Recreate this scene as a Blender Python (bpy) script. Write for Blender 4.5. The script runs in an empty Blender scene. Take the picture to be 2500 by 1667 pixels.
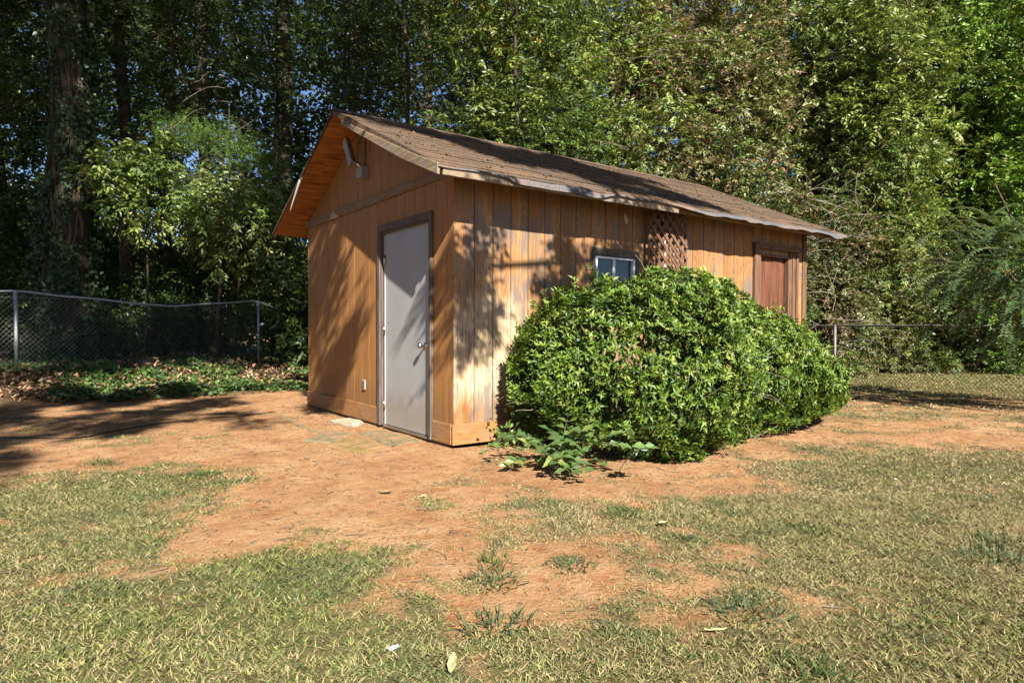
import bpy, bmesh, math, random
import numpy as np
from mathutils import Vector, Matrix

S = bpy.context.scene
COL = S.collection
rng = np.random.default_rng(7)
random.seed(7)
PI = math.pi

# ------------------------------------------------------------------ camera, light, exposure
CAM = np.array([-2.949, -4.947, 1.063]); YAW, PITCH, ROLL = 0.9431, -0.0185, 0.0029
def cam_axes():
    f = np.array([math.cos(YAW)*math.cos(PITCH), math.sin(YAW)*math.cos(PITCH), math.sin(PITCH)])
    r0 = np.array([math.sin(YAW), -math.cos(YAW), 0]); u0 = np.cross(r0, f)
    return f, math.cos(ROLL)*r0+math.sin(ROLL)*u0, -math.sin(ROLL)*r0+math.cos(ROLL)*u0
f_, r_, u_ = cam_axes()
cd = bpy.data.cameras.new('camera'); cam = bpy.data.objects.new('camera', cd); COL.objects.link(cam)
cam.matrix_world = Matrix(((r_[0], u_[0], -f_[0], CAM[0]), (r_[1], u_[1], -f_[1], CAM[1]), (r_[2], u_[2], -f_[2], CAM[2]), (0, 0, 0, 1)))
cd.sensor_width = 36; cd.lens = 36*1574.5/2500; cd.clip_start = .05; cd.clip_end = 2000
S.camera = cam
SUN = np.array([-.358, -1.09, .84]); SUN = SUN/np.linalg.norm(SUN)      # towards the sun
W_ = bpy.data.worlds.new('World'); S.world = W_; W_.use_nodes = True
nt = W_.node_tree; nt.nodes.clear()
sky = nt.nodes.new('ShaderNodeTexSky'); sky.sky_type = 'NISHITA'; sky.sun_disc = False
sky.sun_elevation = math.asin(SUN[2]); sky.sun_rotation = math.atan2(SUN[0], SUN[1]); sky.air_density = .62; sky.dust_density = .25; sky.ozone_density = 2.2
bg = nt.nodes.new('ShaderNodeBackground'); bg.inputs['Strength'].default_value = .05
wo = nt.nodes.new('ShaderNodeOutputWorld'); nt.links.new(sky.outputs[0], bg.inputs[0]); nt.links.new(bg.outputs[0], wo.inputs[0])
sd = bpy.data.lights.new('sun', 'SUN'); sd.energy = 5.0; sd.angle = math.radians(.53); sd.color = (1, .955, .88)
sun = bpy.data.objects.new('sun', sd); COL.objects.link(sun); sun.location = (-8, -20, 25)
sun.rotation_euler = Vector(SUN).to_track_quat('Z', 'Y').to_euler()
S.view_settings.view_transform = 'Standard'; S.view_settings.look = 'None'
S.view_settings.exposure = 1.8; S.view_settings.gamma = 1; S.view_settings.use_curve_mapping = False
S.cycles.max_bounces = 6; S.cycles.diffuse_bounces = 1; S.cycles.transmission_bounces = 5; S.cycles.glossy_bounces = 3; S.cycles.transparent_max_bounces = 4
S.cycles.use_denoising = True

# ------------------------------------------------------------------ helpers
def vnoise(x, y, s=1.0, seed=0):
    g = np.random.default_rng(1000+seed).random((256, 256))
    x = np.asarray(x, float)*s+57.3; y = np.asarray(y, float)*s+31.7
    xi = np.floor(x).astype(int); yi = np.floor(y).astype(int); fx = x-xi; fy = y-yi
    fx = fx*fx*(3-2*fx); fy = fy*fy*(3-2*fy)
    a = g[xi & 255, yi & 255]; b = g[(xi+1) & 255, yi & 255]; c = g[xi & 255, (yi+1) & 255]; d = g[(xi+1) & 255, (yi+1) & 255]
    return (a*(1-fx)+b*fx)*(1-fy)+(c*(1-fx)+d*fx)*fy
def fbm(x, y, s=1., seed=0, o=3):
    t = 0; a = 1; n = 0
    for i in range(o):
        t = t+a*vnoise(x, y, s*2**i, seed+i); n += a; a *= .5
    return t/n
def sstep(a, b, x):
    t = np.clip((np.asarray(x, float)-a)/(b-a), 0, 1); return t*t*(3-2*t)
def unit(v):
    return v/np.maximum(np.linalg.norm(v, axis=-1, keepdims=True), 1e-9)

def link(name, me, mat=None, parent=None):
    o = bpy.data.objects.new(name, me); COL.objects.link(o)
    if mat is not None and not me.materials:
        for m in (mat if isinstance(mat, (list, tuple)) else [mat]): me.materials.append(m)
    if parent is not None: o.parent = parent
    return o
def tag(o, label, cat, group=None, kind=None):
    if label: o['label'] = label
    if cat: o['category'] = cat
    if group: o['group'] = group
    if kind: o['kind'] = kind
    return o
def thing(name, label, cat, loc=(0, 0, 0), group=None):
    o = bpy.data.objects.new(name, None); COL.objects.link(o); o.location = loc; o.empty_display_size = .2
    return tag(o, label, cat, group)
def keep(o):   # meshes are made in world space; parent sits at a base: undo its offset
    o.location = -Vector(o.parent.location); return o

def npmesh(name, V, F, col=None, smooth=False, mi=None):
    V = np.asarray(V, np.float32); F = np.asarray(F, np.int32); k = F.shape[1]
    me = bpy.data.meshes.new(name)
    me.vertices.add(len(V)); me.vertices.foreach_set('co', V.ravel())
    me.loops.add(F.size); me.loops.foreach_set('vertex_index', F.ravel())
    me.polygons.add(len(F)); me.polygons.foreach_set('loop_start', np.arange(len(F), dtype=np.int32)*k)
    if smooth: me.polygons.foreach_set('use_smooth', np.ones(len(F), bool))
    if mi is not None: me.polygons.foreach_set('material_index', np.asarray(mi, np.int32))
    me.update(calc_edges=True)
    if col is not None:
        a = me.color_attributes.new('Col', 'FLOAT_COLOR', 'POINT')
        c = np.ones((len(V), 4), np.float32); c[:, :3] = col; a.data.foreach_set('color', c.ravel())
    return me

class MB:
    def __init__(s): s.bm = bmesh.new()
    def box(s, x0, x1, y0, y1, z0, z1):
        v = [s.bm.verts.new((x, y, z)) for x in (x0, x1) for y in (y0, y1) for z in (z0, z1)]
        for f in ((0, 1, 3, 2), (4, 6, 7, 5), (0, 4, 5, 1), (2, 3, 7, 6), (0, 2, 6, 4), (1, 5, 7, 3)): s.bm.faces.new([v[i] for i in f])
        return s
    def prism(s, pts, off):   # polygon (3-D points) swept by off
        a = [s.bm.verts.new(p) for p in pts]; b = [s.bm.verts.new(tuple(p[i]+off[i] for i in range(3))) for p in pts]
        s.bm.faces.new(a); s.bm.faces.new(b[::-1]); n = len(a)
        for i in range(n): s.bm.faces.new((a[i], a[(i+1) % n], b[(i+1) % n], b[i]))
        return s
    def tube(s, pts, rad, n=8, cap=True):
        pts = [Vector(p) for p in pts]; rad = rad if hasattr(rad, '__len__') else [rad]*len(pts); rings = []
        up = Vector((0, 0, 1))
        for i, p in enumerate(pts):
            t = (pts[min(i+1, len(pts)-1)]-pts[max(i-1, 0)]).normalized()
            a = t.cross(up if abs(t.z) < .95 else Vector((1, 0, 0))).normalized(); b = t.cross(a)
            rings.append([s.bm.verts.new(p+(a*math.cos(2*PI*k/n)+b*math.sin(2*PI*k/n))*rad[i]) for k in range(n)])
        for q, w in zip(rings, rings[1:]):
            for k in range(n): s.bm.faces.new((q[k], q[(k+1) % n], w[(k+1) % n], w[k]))
        if cap: s.bm.faces.new(rings[0][::-1]); s.bm.faces.new(rings[-1])
        return s
    def bevel(s, w=.004, seg=1):
        bmesh.ops.bevel(s.bm, geom=s.bm.edges[:], offset=w, segments=seg, affect='EDGES', clamp_overlap=True); return s
    def build(s, name, mat, parent=None, smooth=False):
        bmesh.ops.recalc_face_normals(s.bm, faces=s.bm.faces[:])
        me = bpy.data.meshes.new(name); s.bm.to_mesh(me); s.bm.free()
        if smooth:
            for p in me.polygons: p.use_smooth = True
        return link(name, me, mat, parent)

# ------------------------------------------------------------------ materials
ALB = .62      # brings the picked paint-chip colours down to measured outdoor albedos
def A3(c): return tuple(x*ALB for x in c)
class NT:
    def __init__(s, name):
        s.m = bpy.data.materials.new(name); s.m.use_nodes = True; s.t = s.m.node_tree; s.t.nodes.clear()
        s.out = s.n('ShaderNodeOutputMaterial')
    def n(s, typ, **k):
        x = s.t.nodes.new(typ)
        for a, b in k.items(): setattr(x, a, b)
        return x
    def l(s, a, b): s.t.links.new(a, b)
    def val(s, sock, v):
        if hasattr(v, 'links') or isinstance(v, bpy.types.NodeSocket): s.l(v, sock)
        else: sock.default_value = v
    def coord(s, scale=(1, 1, 1), kind='Object', rot=(0, 0, 0)):
        c = s.n('ShaderNodeTexCoord'); m = s.n('ShaderNodeMapping'); s.l(c.outputs[kind], m.inputs[0])
        m.inputs['Scale'].default_value = scale; m.inputs['Rotation'].default_value = rot; return m.outputs[0]
    def noise(s, vec, scale=5, detail=4, rough=.6, dist=0):
        x = s.n('ShaderNodeTexNoise'); s.l(vec, x.inputs['Vector']); x.inputs['Scale'].default_value = scale
        x.inputs['Detail'].default_value = detail; x.inputs['Roughness'].default_value = rough; x.inputs['Distortion'].default_value = dist
        return x.outputs['Fac']
    def ramp(s, fac, stops):
        x = s.n('ShaderNodeValToRGB'); s.l(fac, x.inputs[0]); e = x.color_ramp.elements
        while len(e) < len(stops): e.new(.5)
        for i, (p, c) in enumerate(stops):
            e[i].position = p; e[i].color = (*A3(c), 1) if hasattr(c, '__len__') else (c, c, c, 1)
        return x.outputs[0]
    def mix(s, fac, a, b, mode='MIX'):
        x = s.n('ShaderNodeMix', data_type='RGBA', blend_type=mode)
        s.val(x.inputs[0], fac)
        for sock, v in ((x.inputs[6], a), (x.inputs[7], b)):
            if isinstance(v, tuple): sock.default_value = (*A3(v), 1)
            else: s.l(v, sock)
        return x.outputs[2]
    def math(s, op, a, b=0.):
        x = s.n('ShaderNodeMath', operation=op); s.val(x.inputs[0], a); s.val(x.inputs[1], b); return x.outputs[0]
    def bump(s, h, strength=.3, dist=.01):
        x = s.n('ShaderNodeBump'); s.l(h, x.inputs['Height']); x.inputs['Strength'].default_value = strength; x.inputs['Distance'].default_value = dist
        return x.outputs[0]
    def pbr(s, col, rough=.7, metal=0., bump=None, spec=.3):
        p = s.n('ShaderNodeBsdfPrincipled')
        if isinstance(col, tuple): p.inputs['Base Color'].default_value = (*col, 1)
        else: s.l(col, p.inputs['Base Color'])
        s.val(p.inputs['Roughness'], rough); p.inputs['Metallic'].default_value = metal; p.inputs['Specular IOR Level'].default_value = spec
        if bump is not None: s.l(bump, p.inputs['Normal'])
        s.l(p.outputs[0], s.out.inputs[0]); s.p = p; return s.m

def plain(name, c, rough=.6, metal=0., var=.25, sc=20, spec=.3, bs=.2):
    t = NT(name); v = t.coord(); n = t.noise(v, sc, 4)
    col = t.ramp(n, [(.3, tuple(x*(1-var) for x in c)), (.7, tuple(min(1, x*(1+var)) for x in c))])
    return t.pbr(col, rough, metal, t.bump(n, bs, .004), spec)

def leafmat(name, gloss=.4, trans=.35, spec=.4):
    t = NT(name); a = t.n('ShaderNodeAttribute', attribute_name='Col')
    p = t.n('ShaderNodeBsdfPrincipled'); t.l(a.outputs['Color'], p.inputs['Base Color']); p.inputs['Roughness'].default_value = gloss
    p.inputs['Specular IOR Level'].default_value = spec
    tr = t.n('ShaderNodeBsdfTranslucent'); tc = t.mix(.6, a.outputs['Color'], (.20, .26, .03)); t.l(tc, tr.inputs[0])
    mx = t.n('ShaderNodeMixShader'); mx.inputs[0].default_value = trans; t.l(p.outputs[0], mx.inputs[1]); t.l(tr.outputs[0], mx.inputs[2])
    t.l(mx.outputs[0], t.out.inputs[0]); return t.m

def siding(name, axis, weather):
    """T1-11 plywood siding: grain runs along z, `axis` is the horizontal coordinate along the wall"""
    t = NT(name)
    hs = (1, 1, 1)
    v = t.coord(hs); sep = t.n('ShaderNodeSeparateXYZ'); t.l(v, sep.inputs[0]); h = sep.outputs[axis]; z = sep.outputs[2]
    st = t.coord((26, 26, 1.1)) ; fine = t.noise(st, 1.6, 5, .65)                       # fine straight grain
    # cathedral figure: contour lines of a tall stretched noise
    c2 = t.coord((4.2, 4.2, .55)); cn = t.noise(c2, 1.3, 2, .5, .4)
    rings = t.math('PINGPONG', t.math('MULTIPLY', cn, 46.), 1.)
    rg = t.ramp(rings, [(.0, 0.), (.35, .15), (.8, 1.), (1., .55)])
    big = t.noise(t.coord((1.1, 1.1, .7)), 1.5, 4, .6)
    pl = t.noise(t.coord((4.92, 4.92, .02)), 1.0, 0)                                   # board to board
    if weather:
        base = t.ramp(t.math('ADD', t.math('MULTIPLY', fine, .65), t.math('MULTIPLY', pl, .35)), [(.30, (.22, .09, .028)), (.5, (.43, .205, .07)), (.72, (.58, .33, .13))])
        pale = t.ramp(fine, [(.3, (.50, .34, .18)), (.6, (.80, .62, .40))])
        # bleached towards the near bottom corner
        m = t.math('ADD', t.math('MULTIPLY', big, 1.5), t.math('MULTIPLY', z, -.40))
        m = t.math('ADD', m, t.math('MULTIPLY', h, -.14)); m = t.ramp(m, [(.0, .05), (.26, 1.)])
        low = t.ramp(z, [(.0, 0.), (.06, 1.)])
        dn = t.math('ADD', t.math('MULTIPLY', z, 1.), t.math('MULTIPLY', t.noise(t.coord((9, 9, .3)), 1.5, 3), -.38))
        foot = t.ramp(dn, [(.14, 0.), (.34, 1.)])
        m = t.math('MULTIPLY', m, foot)
        c = t.mix(m, base, pale)
        dark = t.mix(m, (.17, .06, .016), (.34, .20, .10)) 
        c = t.mix(t.math('MULTIPLY', rg, .5), c, dark)
        g = t.noise(t.coord((2.6, 2.6, .8)), 1.7, 4, .65, .5); gm = t.ramp(t.math('ADD', g, t.math('MULTIPLY', rg, .07)), [(.52, 0.), (.64, .75)])
        c = t.mix(gm, c, (.19, .165, .15))
    else:
        base = t.ramp(fine, [(.28, (.24, .10, .028)), (.5, (.42, .195, .06)), (.75, (.55, .29, .10))])
        c = t.mix(t.math('MULTIPLY', rg, .22), base, (.23, .085, .022))
        c = t.mix(t.ramp(big, [(.45, 0.), (.75, .45)]), c, (.36, .16, .05))
        c = t.mix(t.ramp(pl, [(.3, .35), (.7, 0.)]), c, (.50, .235, .07))
        c = t.mix(t.ramp(t.math('ADD', z, t.math('MULTIPLY', t.noise(t.coord((9, 9, 1)), 2, 4), -.7)), [(.0, .5), (.25, 0.)]), c, (.22, .11, .045))
        c = t.mix(t.ramp(t.noise(t.coord((14, 14, 3)), 1.5, 3, .6), [(.68, 0.), (.76, .6)]), c, (.12, .055, .02))
    hgt = t.math('ADD', fine, t.math('MULTIPLY', rg, .3))
    return t.pbr(c, .62, 0., t.bump(hgt, .35, .004), .25)

def boardmat(name, c0, c1, c2, sc=(3, 3, 30), gray=.0):
    t = NT(name); f = t.noise(t.coord(sc), 2.2, 5, .65, .3); c = t.ramp(f, [(.3, c0), (.5, c1), (.72, c2)])
    if gray: c = t.mix(t.ramp(t.noise(t.coord(), 3.2, 4), [(.42, 0.), (.62, gray)]), c, (.25, .23, .20))
    return t.pbr(c, .7, 0., t.bump(f, .4, .004), .2)

M = {}
M['siding_front'] = siding('siding_front', 1, False)
M['siding_side'] = siding('siding_side', 0, True)
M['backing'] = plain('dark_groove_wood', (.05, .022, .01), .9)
M['trim'] = boardmat('base_board', (.27, .115, .035), (.40, .185, .058), (.52, .26, .09), (3, 3, 26), .25)
M['band'] = boardmat('band_board', (.16, .08, .035), (.30, .165, .07), (.42, .25, .12), (3, 3, 30), .35)
M['fascia'] = boardmat('fascia_board', (.15, .10, .06), (.30, .21, .125), (.44, .33, .21), (4, 2, 24), .5)
M['soffit'] = boardmat('soffit_plywood', (.16, .045, .012), (.46, .165, .038), (.60, .26, .075), (1.6, 9, 9))
M['frame'] = boardmat('weathered_frame', (.05, .04, .035), (.14, .105, .085), (.24, .19, .155), (30, 30, 1.5))
M['frame2'] = boardmat('brown_frame', (.06, .03, .018), (.18, .095, .055), (.31, .19, .12), (30, 30, 1.2))
M['backdoor'] = boardmat('red_brown_door', (.05, .018, .01), (.16, .06, .032), (.26, .115, .06), (22, 22, 1.2))
t = NT('grey_door_paint'); v = t.coord(); zz = t.n('ShaderNodeSeparateXYZ'); t.l(v, zz.inputs[0])
c = t.ramp(t.noise(v, 2.2, 4), [(.35, (.385, .375, .36)), (.65, (.43, .42, .405))])
c = t.mix(t.ramp(t.math('ADD', zz.outputs[2], t.math('MULTIPLY', t.noise(v, 7, 5), -.5)), [(.0, .55), (.22, 0.)]), c, (.34, .25, .17))
c = t.mix(t.ramp(t.noise(t.coord((40, 6, 40)), 3, 4, .8), [(.66, 0.), (.75, .35)]), c, (.22, .20, .18)); M['doorpaint'] = t.pbr(c, .45, 0, t.bump(t.noise(v, 60, 3), .05, .002), .4)
M['weatherstrip'] = plain('white_strip', (.72, .70, .64), .5, 0, .08)
M['steel'] = plain('brushed_steel', (.7, .68, .64), .3, 1., .15)
M['galv'] = plain('galvanised_steel', (.48, .50, .52), .5, .55, .25, 30)
M['dullgalv'] = plain('weathered_steel', (.22, .20, .18), .6, .3, .3, 30)
M['wire'] = plain('galvanised_wire', (.30, .29, .27), .5, .5, .25, 8)
M['rustwire'] = plain('rusty_wire', (.10, .065, .045), .7, .3, .3, 8)
M['white_al'] = plain('white_window_frame', (.95, .98, 1.), .4, 0, .08, 12)
M['offwhite'] = plain('old_white_plastic', (.36, .32, .29), .5, 0, .2, 15)
M['rubber'] = plain('black_rubber', (.018, .018, .018), .6, 0, .3)
def dusty(name, a, b):
    t = NT(name); v = t.coord(); n = t.noise(v, 26, 6, .75); c = t.ramp(n, [(.3, a), (.7, b)])
    c = t.mix(t.ramp(t.noise(v, 5, 5, .7), [(.42, 0.), (.62, .9)]), c, (.42, .235, .12)); return t.pbr(c, .92, 0, t.bump(n, .7, .01), .15)
M['stone_y'] = dusty('ochre_stone', (.16, .12, .045), (.38, .27, .10)); M['stone_g'] = dusty('mossy_stone', (.13, .12, .07), (.30, .25, .13))
M['stone_w'] = plain('pale_stone', (.50, .40, .27), .85, 0, .3, 8, .2, .6)
M['bark'] = None
def bark(name, a, b, sc=7):
    t = NT(name); f = t.noise(t.coord((sc, sc, sc*.22)), 2.4, 6, .7, .6); g = t.noise(t.coord(), 1.3, 3)
    c = t.ramp(f, [(.35, a), (.65, b)]); c = t.mix(t.ramp(g, [(.42, 0.), (.62, .8)]), c, (.045, .055, .028))
    return t.pbr(c, .9, 0., t.bump(f, 1., .05), .15)
M['bark'] = bark('dark_bark', (.035, .024, .018), (.13, .095, .07))
M['bark_pine'] = bark('pine_bark', (.07, .045, .035), (.27, .185, .14))
M['vine'] = bark('vine_stem', (.13, .10, .07), (.30, .23, .16), 20)
M['twig'] = plain('dry_twig', (.17, .13, .09), .85, 0, .4)
M['twig_pale'] = plain('pale_twig', (.36, .31, .23), .85, 0, .3)
M['leaf'] = leafmat('leaf')
M['gloss_leaf'] = leafmat('glossy_leaf', .42, .25, .3)
M['dry_leaf'] = leafmat('dry_leaf', .8, .15, .1)
M['blade'] = leafmat('grass_blade', .6, .35, .2)
g_ = NT('window_glass'); g_.pbr((.55, .65, .65), .03, 0, None, .5); g_.p.inputs['Transmission Weight'].default_value = 1.; M['glass'] = g_.m
# shingles
def shingle_mat(name, a, b, c_):
    t = NT(name); v = t.coord(); n = t.noise(v, 90, 3, .7); p = t.noise(v, 2.2, 4, .6)
    oi = t.n('ShaderNodeObjectInfo')
    c = t.ramp(n, [(.3, a), (.52, b), (.75, c_)])
    c = t.mix(t.ramp(p, [(.42, 0.), (.68, .55)]), c, (.30, .17, .095))
    c = t.mix(t.math('MULTIPLY', oi.outputs['Random'], .45), c, (.11, .085, .065))
    return t.pbr(c, .92, 0., t.bump(n, .6, .004), .15)
M['shingle'] = shingle_mat('roof_shingle', (.06, .042, .03), (.165, .115, .08), (.32, .24, .17))
M['shingle_edge'] = shingle_mat('grey_shingle_edge', (.05, .055, .06), (.13, .135, .145), (.30, .30, .30))
COVER = np.array([(-2.96,4.47,0.0),(-2.08,4.35,0.0),(-1.28,3.31,0.0),(-0.25,4.21,0.0),(-1.5,0.58,0.0),(-2.36,1.41,0.0),(-2.96,1.39,0.0),(-1.46,-0.4,0.0),(-0.7,-0.2,0.0),(-0.71,-0.93,0.0),(-1.32,-1.21,0.0),(-1.77,-0.64,0.0),(-2.01,-1.07,0.1),(-1.8,-1.43,0.05),(-1.57,-1.59,0.05),(-2.07,-1.59,0.0),(-2.36,-1.51,0.1),(-1.34,-1.55,0.0),(-0.93,-1.61,0.1),(-0.45,-1.11,0.0),(-0.35,-1.49,0.1),(-0.11,-1.66,0.1),(0.46,-1.92,0.1),(1.18,-1.92,0.05),(2.08,-1.71,0.1),(3.28,-1.42,0.2),(-3.31,3.19,0.0),(4.69,-2.07,0.05),(4.74,-2.45,0.05),(3.84,-2.13,0.2),(-1.56,-2.64,0.05),(-1.61,-2.55,0.15),(-1.65,-2.89,0.15),(-0.94,-2.56,0.2),(-1.13,-2.95,0.4),(-0.93,-3.04,0.3),(-0.74,-3.11,0.4),(-1.32,-2.93,0.4),(-1.53,-2.93,0.15),(-1.02,-1.98,0.45),(-0.77,-2.06,0.55),(-0.63,-2.26,0.75),(-1.29,-1.98,0.3),(-1.13,-2.35,0.6),(-1.78,-2.79,0.9),(-2.96,-0.05,1.0),(-2.5,-0.11,1.0),(-2.11,-0.1,0.7),(-2.96,-1.4,1.0),(-2.61,-1.29,1.0),(-2.82,-1.8,1.0),(-2.25,-0.9,0.75),(-2.66,-1.75,0.35),(-2.84,-1.66,0.5),(-2.45,-1.7,0.4),(-2.36,-2.01,1.0),(-2.06,-2.23,1.0),(-1.75,-2.2,0.9),(-2.09,-1.95,0.8),(-2.96,-2.36,1.0),(-2.5,-2.69,1.0),(-2.03,-3.02,1.0),(-1.69,-3.27,0.9),(-2.0,-3.24,0.9),(-1.22,-3.2,0.75),(-1.34,-3.52,1.0),(-0.24,-2.54,0.8),(0.3,-2.72,0.95),(-0.58,-3.1,0.7),(-0.26,-3.33,0.95),(0.75,-3.24,1.0),(2.35,-3.1,1.0),(2.14,-2.59,1.0),(1.88,-2.22,0.85),(-0.0,-4.07,1.0),(-0.75,-3.94,1.0),(-1.1,-3.69,1.0),(6.29,-1.71,0.5),(6.12,-1.07,0.6),(5.37,-0.82,0.5),(7.75,-1.92,0.4),(3.35,-3.05,0.9),(3.07,-2.52,0.85),(10.56,1.33,1.0),(13.42,0.8,1.0),(11.81,-0.7,0.8),(1.58,-2.55,0.9),(-3.15,0.64,0.6)])
FP = np.array([-3.316, 8.144]); FT = np.array([3.907, .576]); FT = FT/np.linalg.norm(FT); FN = np.array([-FT[1], FT[0]])   # left fence line, direction, away from camera

def height(x, y):
    x = np.asarray(x, float); y = np.asarray(y, float)
    d = (x-FP[0])*FN[0]+(y-FP[1])*FN[1]                       # distance past the left fence
    along = (x-FP[0])*FT[0]+(y-FP[1])*FT[1]
    m = 1-sstep(4.5, 8.5, along)
    bank = .36*sstep(-2.7, -.3, d+.35*(vnoise(x, y, .8, 3)-.5))*m
    h = bank+.06*sstep(1.5, 6, y)*sstep(1, -3, x)*0
    h = h+.05*(fbm(x, y, .35, 11)-.5)*sstep(1.0, 3.0, np.hypot(np.maximum(0, np.maximum(-x, x-5.7)), np.maximum(0, np.maximum(-y, y-3.9))))
    h = h+.022*(fbm(x, y, 2.3, 13)-.5)+.018*(fbm(x, y, 7., 17)-.5)
    return h-.004
def cover(x, y):
    x = np.asarray(x, float); y = np.asarray(y, float); sh = x.shape
    X = np.stack([x.ravel(), y.ravel()], 1); w = 0; s = 0
    for cx, cy, c in COVER:
        k = 1/((X[:, 0]-cx)**2+(X[:, 1]-cy)**2+.004)**1.35; w = w+k; s = s+k*c
    c = (s/w).reshape(sh)
    c = c+(.55*(fbm(x, y, 1.9, 21, 3)-.5)+.75*(fbm(x, y, 6.5, 23, 3)-.5))*np.clip(c*5, 0, 1)
    c = np.clip(sstep(.06, .95, c), 0, 1)**1.25
    return np.clip(c+.45*sstep(.66, .82, vnoise(x, y, 4.3, 27))*(fbm(x, y, 1.1, 29, 2) > .42), 0, 1)

# ------------------------------------------------------------------ ground sheet
def axis_pts(a, b, st, far):
    core = np.arange(a, b+1e-6, st); out = [core[0]]; s = st
    while out[-1] > -far: s *= 1.35; out.append(out[-1]-s)
    lo = out[::-1][:-1]; out = [core[-1]]; s = st
    while out[-1] < far: s *= 1.35; out.append(out[-1]+s)
    return np.concatenate([lo, core, out[1:]])
ax = axis_pts(-5, 13, .06, 600); ay = axis_pts(-5.4, 10, .06, 600)
GX, GY = np.meshgrid(ax, ay, indexing='ij'); GZ = height(GX, GY)
V = np.stack([GX.ravel(), GY.ravel(), GZ.ravel()], 1)
I = np.arange(len(V)).reshape(GX.shape)
F = np.stack([I[:-1, :-1].ravel(), I[1:, :-1].ravel(), I[1:, 1:].ravel(), I[:-1, 1:].ravel()], 1)
cv = cover(GX, GY)
dd = (GX-FP[0])*FN[0]+(GY-FP[1])*FN[1]
litter = sstep(-2.9, -1.8, dd+.9*(fbm(GX, GY, 1.7, 35, 3)-.5))*(1-sstep(6, 9, GX))
green = sstep(-.2, -2.2, GX)*.8+.25
me = npmesh('ground', V, F, np.stack([cv.ravel(), litter.ravel(), green.ravel()], 1), True)
t = NT('ground'); a = t.n('ShaderNodeAttribute', attribute_name='Col'); sp = t.n('ShaderNodeSeparateColor'); t.l(a.outputs['Color'], sp.inputs[0])
v = t.coord(); n1 = t.noise(v, 1.6, 6, .65); n2 = t.noise(v, 45, 5, .75); n3 = t.noise(v, 9, 5, .7); n4 = t.noise(t.coord((30, 45, 30)), 3, 3, .8, 1.2)
dirt = t.ramp(t.math('ADD', t.math('MULTIPLY', n1, .55), t.math('MULTIPLY', n3, .45)), [(.32, (.33, .15, .062)), (.5, (.50, .275, .13)), (.68, (.64, .41, .225))])
dirt = t.mix(t.ramp(n2, [(.30, .9), (.46, 0.)]), dirt, (.15, .07, .034))
dirt = t.mix(t.ramp(n2, [(.62, 0.), (.78, .5)]), dirt, (.60, .40, .22))
dirt = t.mix(t.ramp(t.noise(v, 5.5, 3), [(.54, 0.), (.68, .6)]), dirt, (.33, .125, .045))
th = t.ramp(n4, [(.3, (.055, .042, .02)), (.5, (.15, .115, .055)), (.7, (.34, .27, .15))])
th = t.mix(t.math('MULTIPLY', sp.outputs[2], .45), th, (.12, .14, .045))
cn = t.math('ADD', sp.outputs[0], t.math('MULTIPLY', t.math('SUBTRACT', n3, .5), 1.5)); cm = t.ramp(cn, [(.25, 0.), (.75, .9)])
c = t.mix(cm, dirt, th)
lit = t.ramp(t.noise(v, 22, 4, .8), [(.35, (.03, .02, .012)), (.55, (.10, .065, .035)), (.75, (.24, .15, .08))])
c = t.mix(t.math('MULTIPLY', sp.outputs[1], t.ramp(n3, [(.25, .6), (.5, 1.)])), c, lit)
M['ground'] = t.pbr(c, .95, 0., t.bump(t.math('ADD', n2, t.math('MULTIPLY', n3, 1.2)), 1., .016), .1)
ground = tag(link('ground', me, M['ground']), 'red dirt and patchy dry lawn of the backyard', None, None, 'structure')
def gz(x, y): return float(height(np.array([x]), np.array([y]))[0])

# ------------------------------------------------------------------ the shed
SW, SL = 3.895, 5.745           # width (y), length (x)
RS = .456; RY = SW/2; OE = .365; OFR = .362; OB = .275
def rooft(y): return 3.457-RS*abs(y-RY)         # top of the roof
UND = .05
shed = thing('wooden_shed', 'orange-brown plywood-sided garden shed with shingled gable roof', 'shed', (0, 0, 0))

def cut(rect, holes):
    rs = [rect]
    for hx0, hx1, hz0, hz1 in holes:
        out = []
        for x0, x1, z0, z1 in rs:
            a, b = max(x0, hx0), min(x1, hx1); c, d = max(z0, hz0), min(z1, hz1)
            if a >= b or c >= d: out.append((x0, x1, z0, z1)); continue
            if x0 < a: out.append((x0, a, z0, z1))
            if b < x1: out.append((b, x1, z0, z1))
            if z0 < c: out.append((a, b, z0, c))
            if d < z1: out.append((a, b, d, z1))
        rs = out
    return rs
DH = (.40, 1.50, -.1, 2.13); WH = (1.70, 2.30, 1.28, 1.84); BH = (4.60, 5.32, -.1, 2.07)
TOPW = 2.50
# backing walls
m = MB(); [m.box(.012, .09, y0, y1, z0, z1) for y0, y1, z0, z1 in cut((.09, SW-.09, .02, TOPW-.02), [DH])]
m.prism([(.012, .09, TOPW-.02), (.012, SW-.09, TOPW-.02), (.012, SW-.09, rooft(.09)-UND-.01), (.012, RY, rooft(RY)-UND-.01), (.012, .09, rooft(.09)-UND-.01)], (.07, 0, 0))
front = m.build('wall', M['backing'], shed); front['label'] = 'front gable wall holding the grey door'
m = MB(); [m.box(x0, x1, .012, .09, z0, z1) for x0, x1, z0, z1 in cut((.012, SL-.012, .02, TOPW), [WH, BH])]
side = m.build('wall', M['backing'], shed); side['label'] = 'long weathered side wall behind the bush'
m = MB().box(.013, SL-.012, SW-.08, SW-.002, .02, TOPW); m.build('wall', M['siding_side'], shed)
m = MB().box(SL-.09, SL-.013, .09, SW-.09, .02, TOPW)
m.prism([(SL-.013, .09, TOPW), (SL-.013, SW-.09, TOPW), (SL-.013, RY, rooft(RY)-UND-.01)], (-.07, 0, 0)); m.build('wall', M['siding_front'], shed)
MB().box(.02, SL-.02, .02, SW-.02, -.08, .03).build('floor_slab', M['stone_g'], shed)

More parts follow.
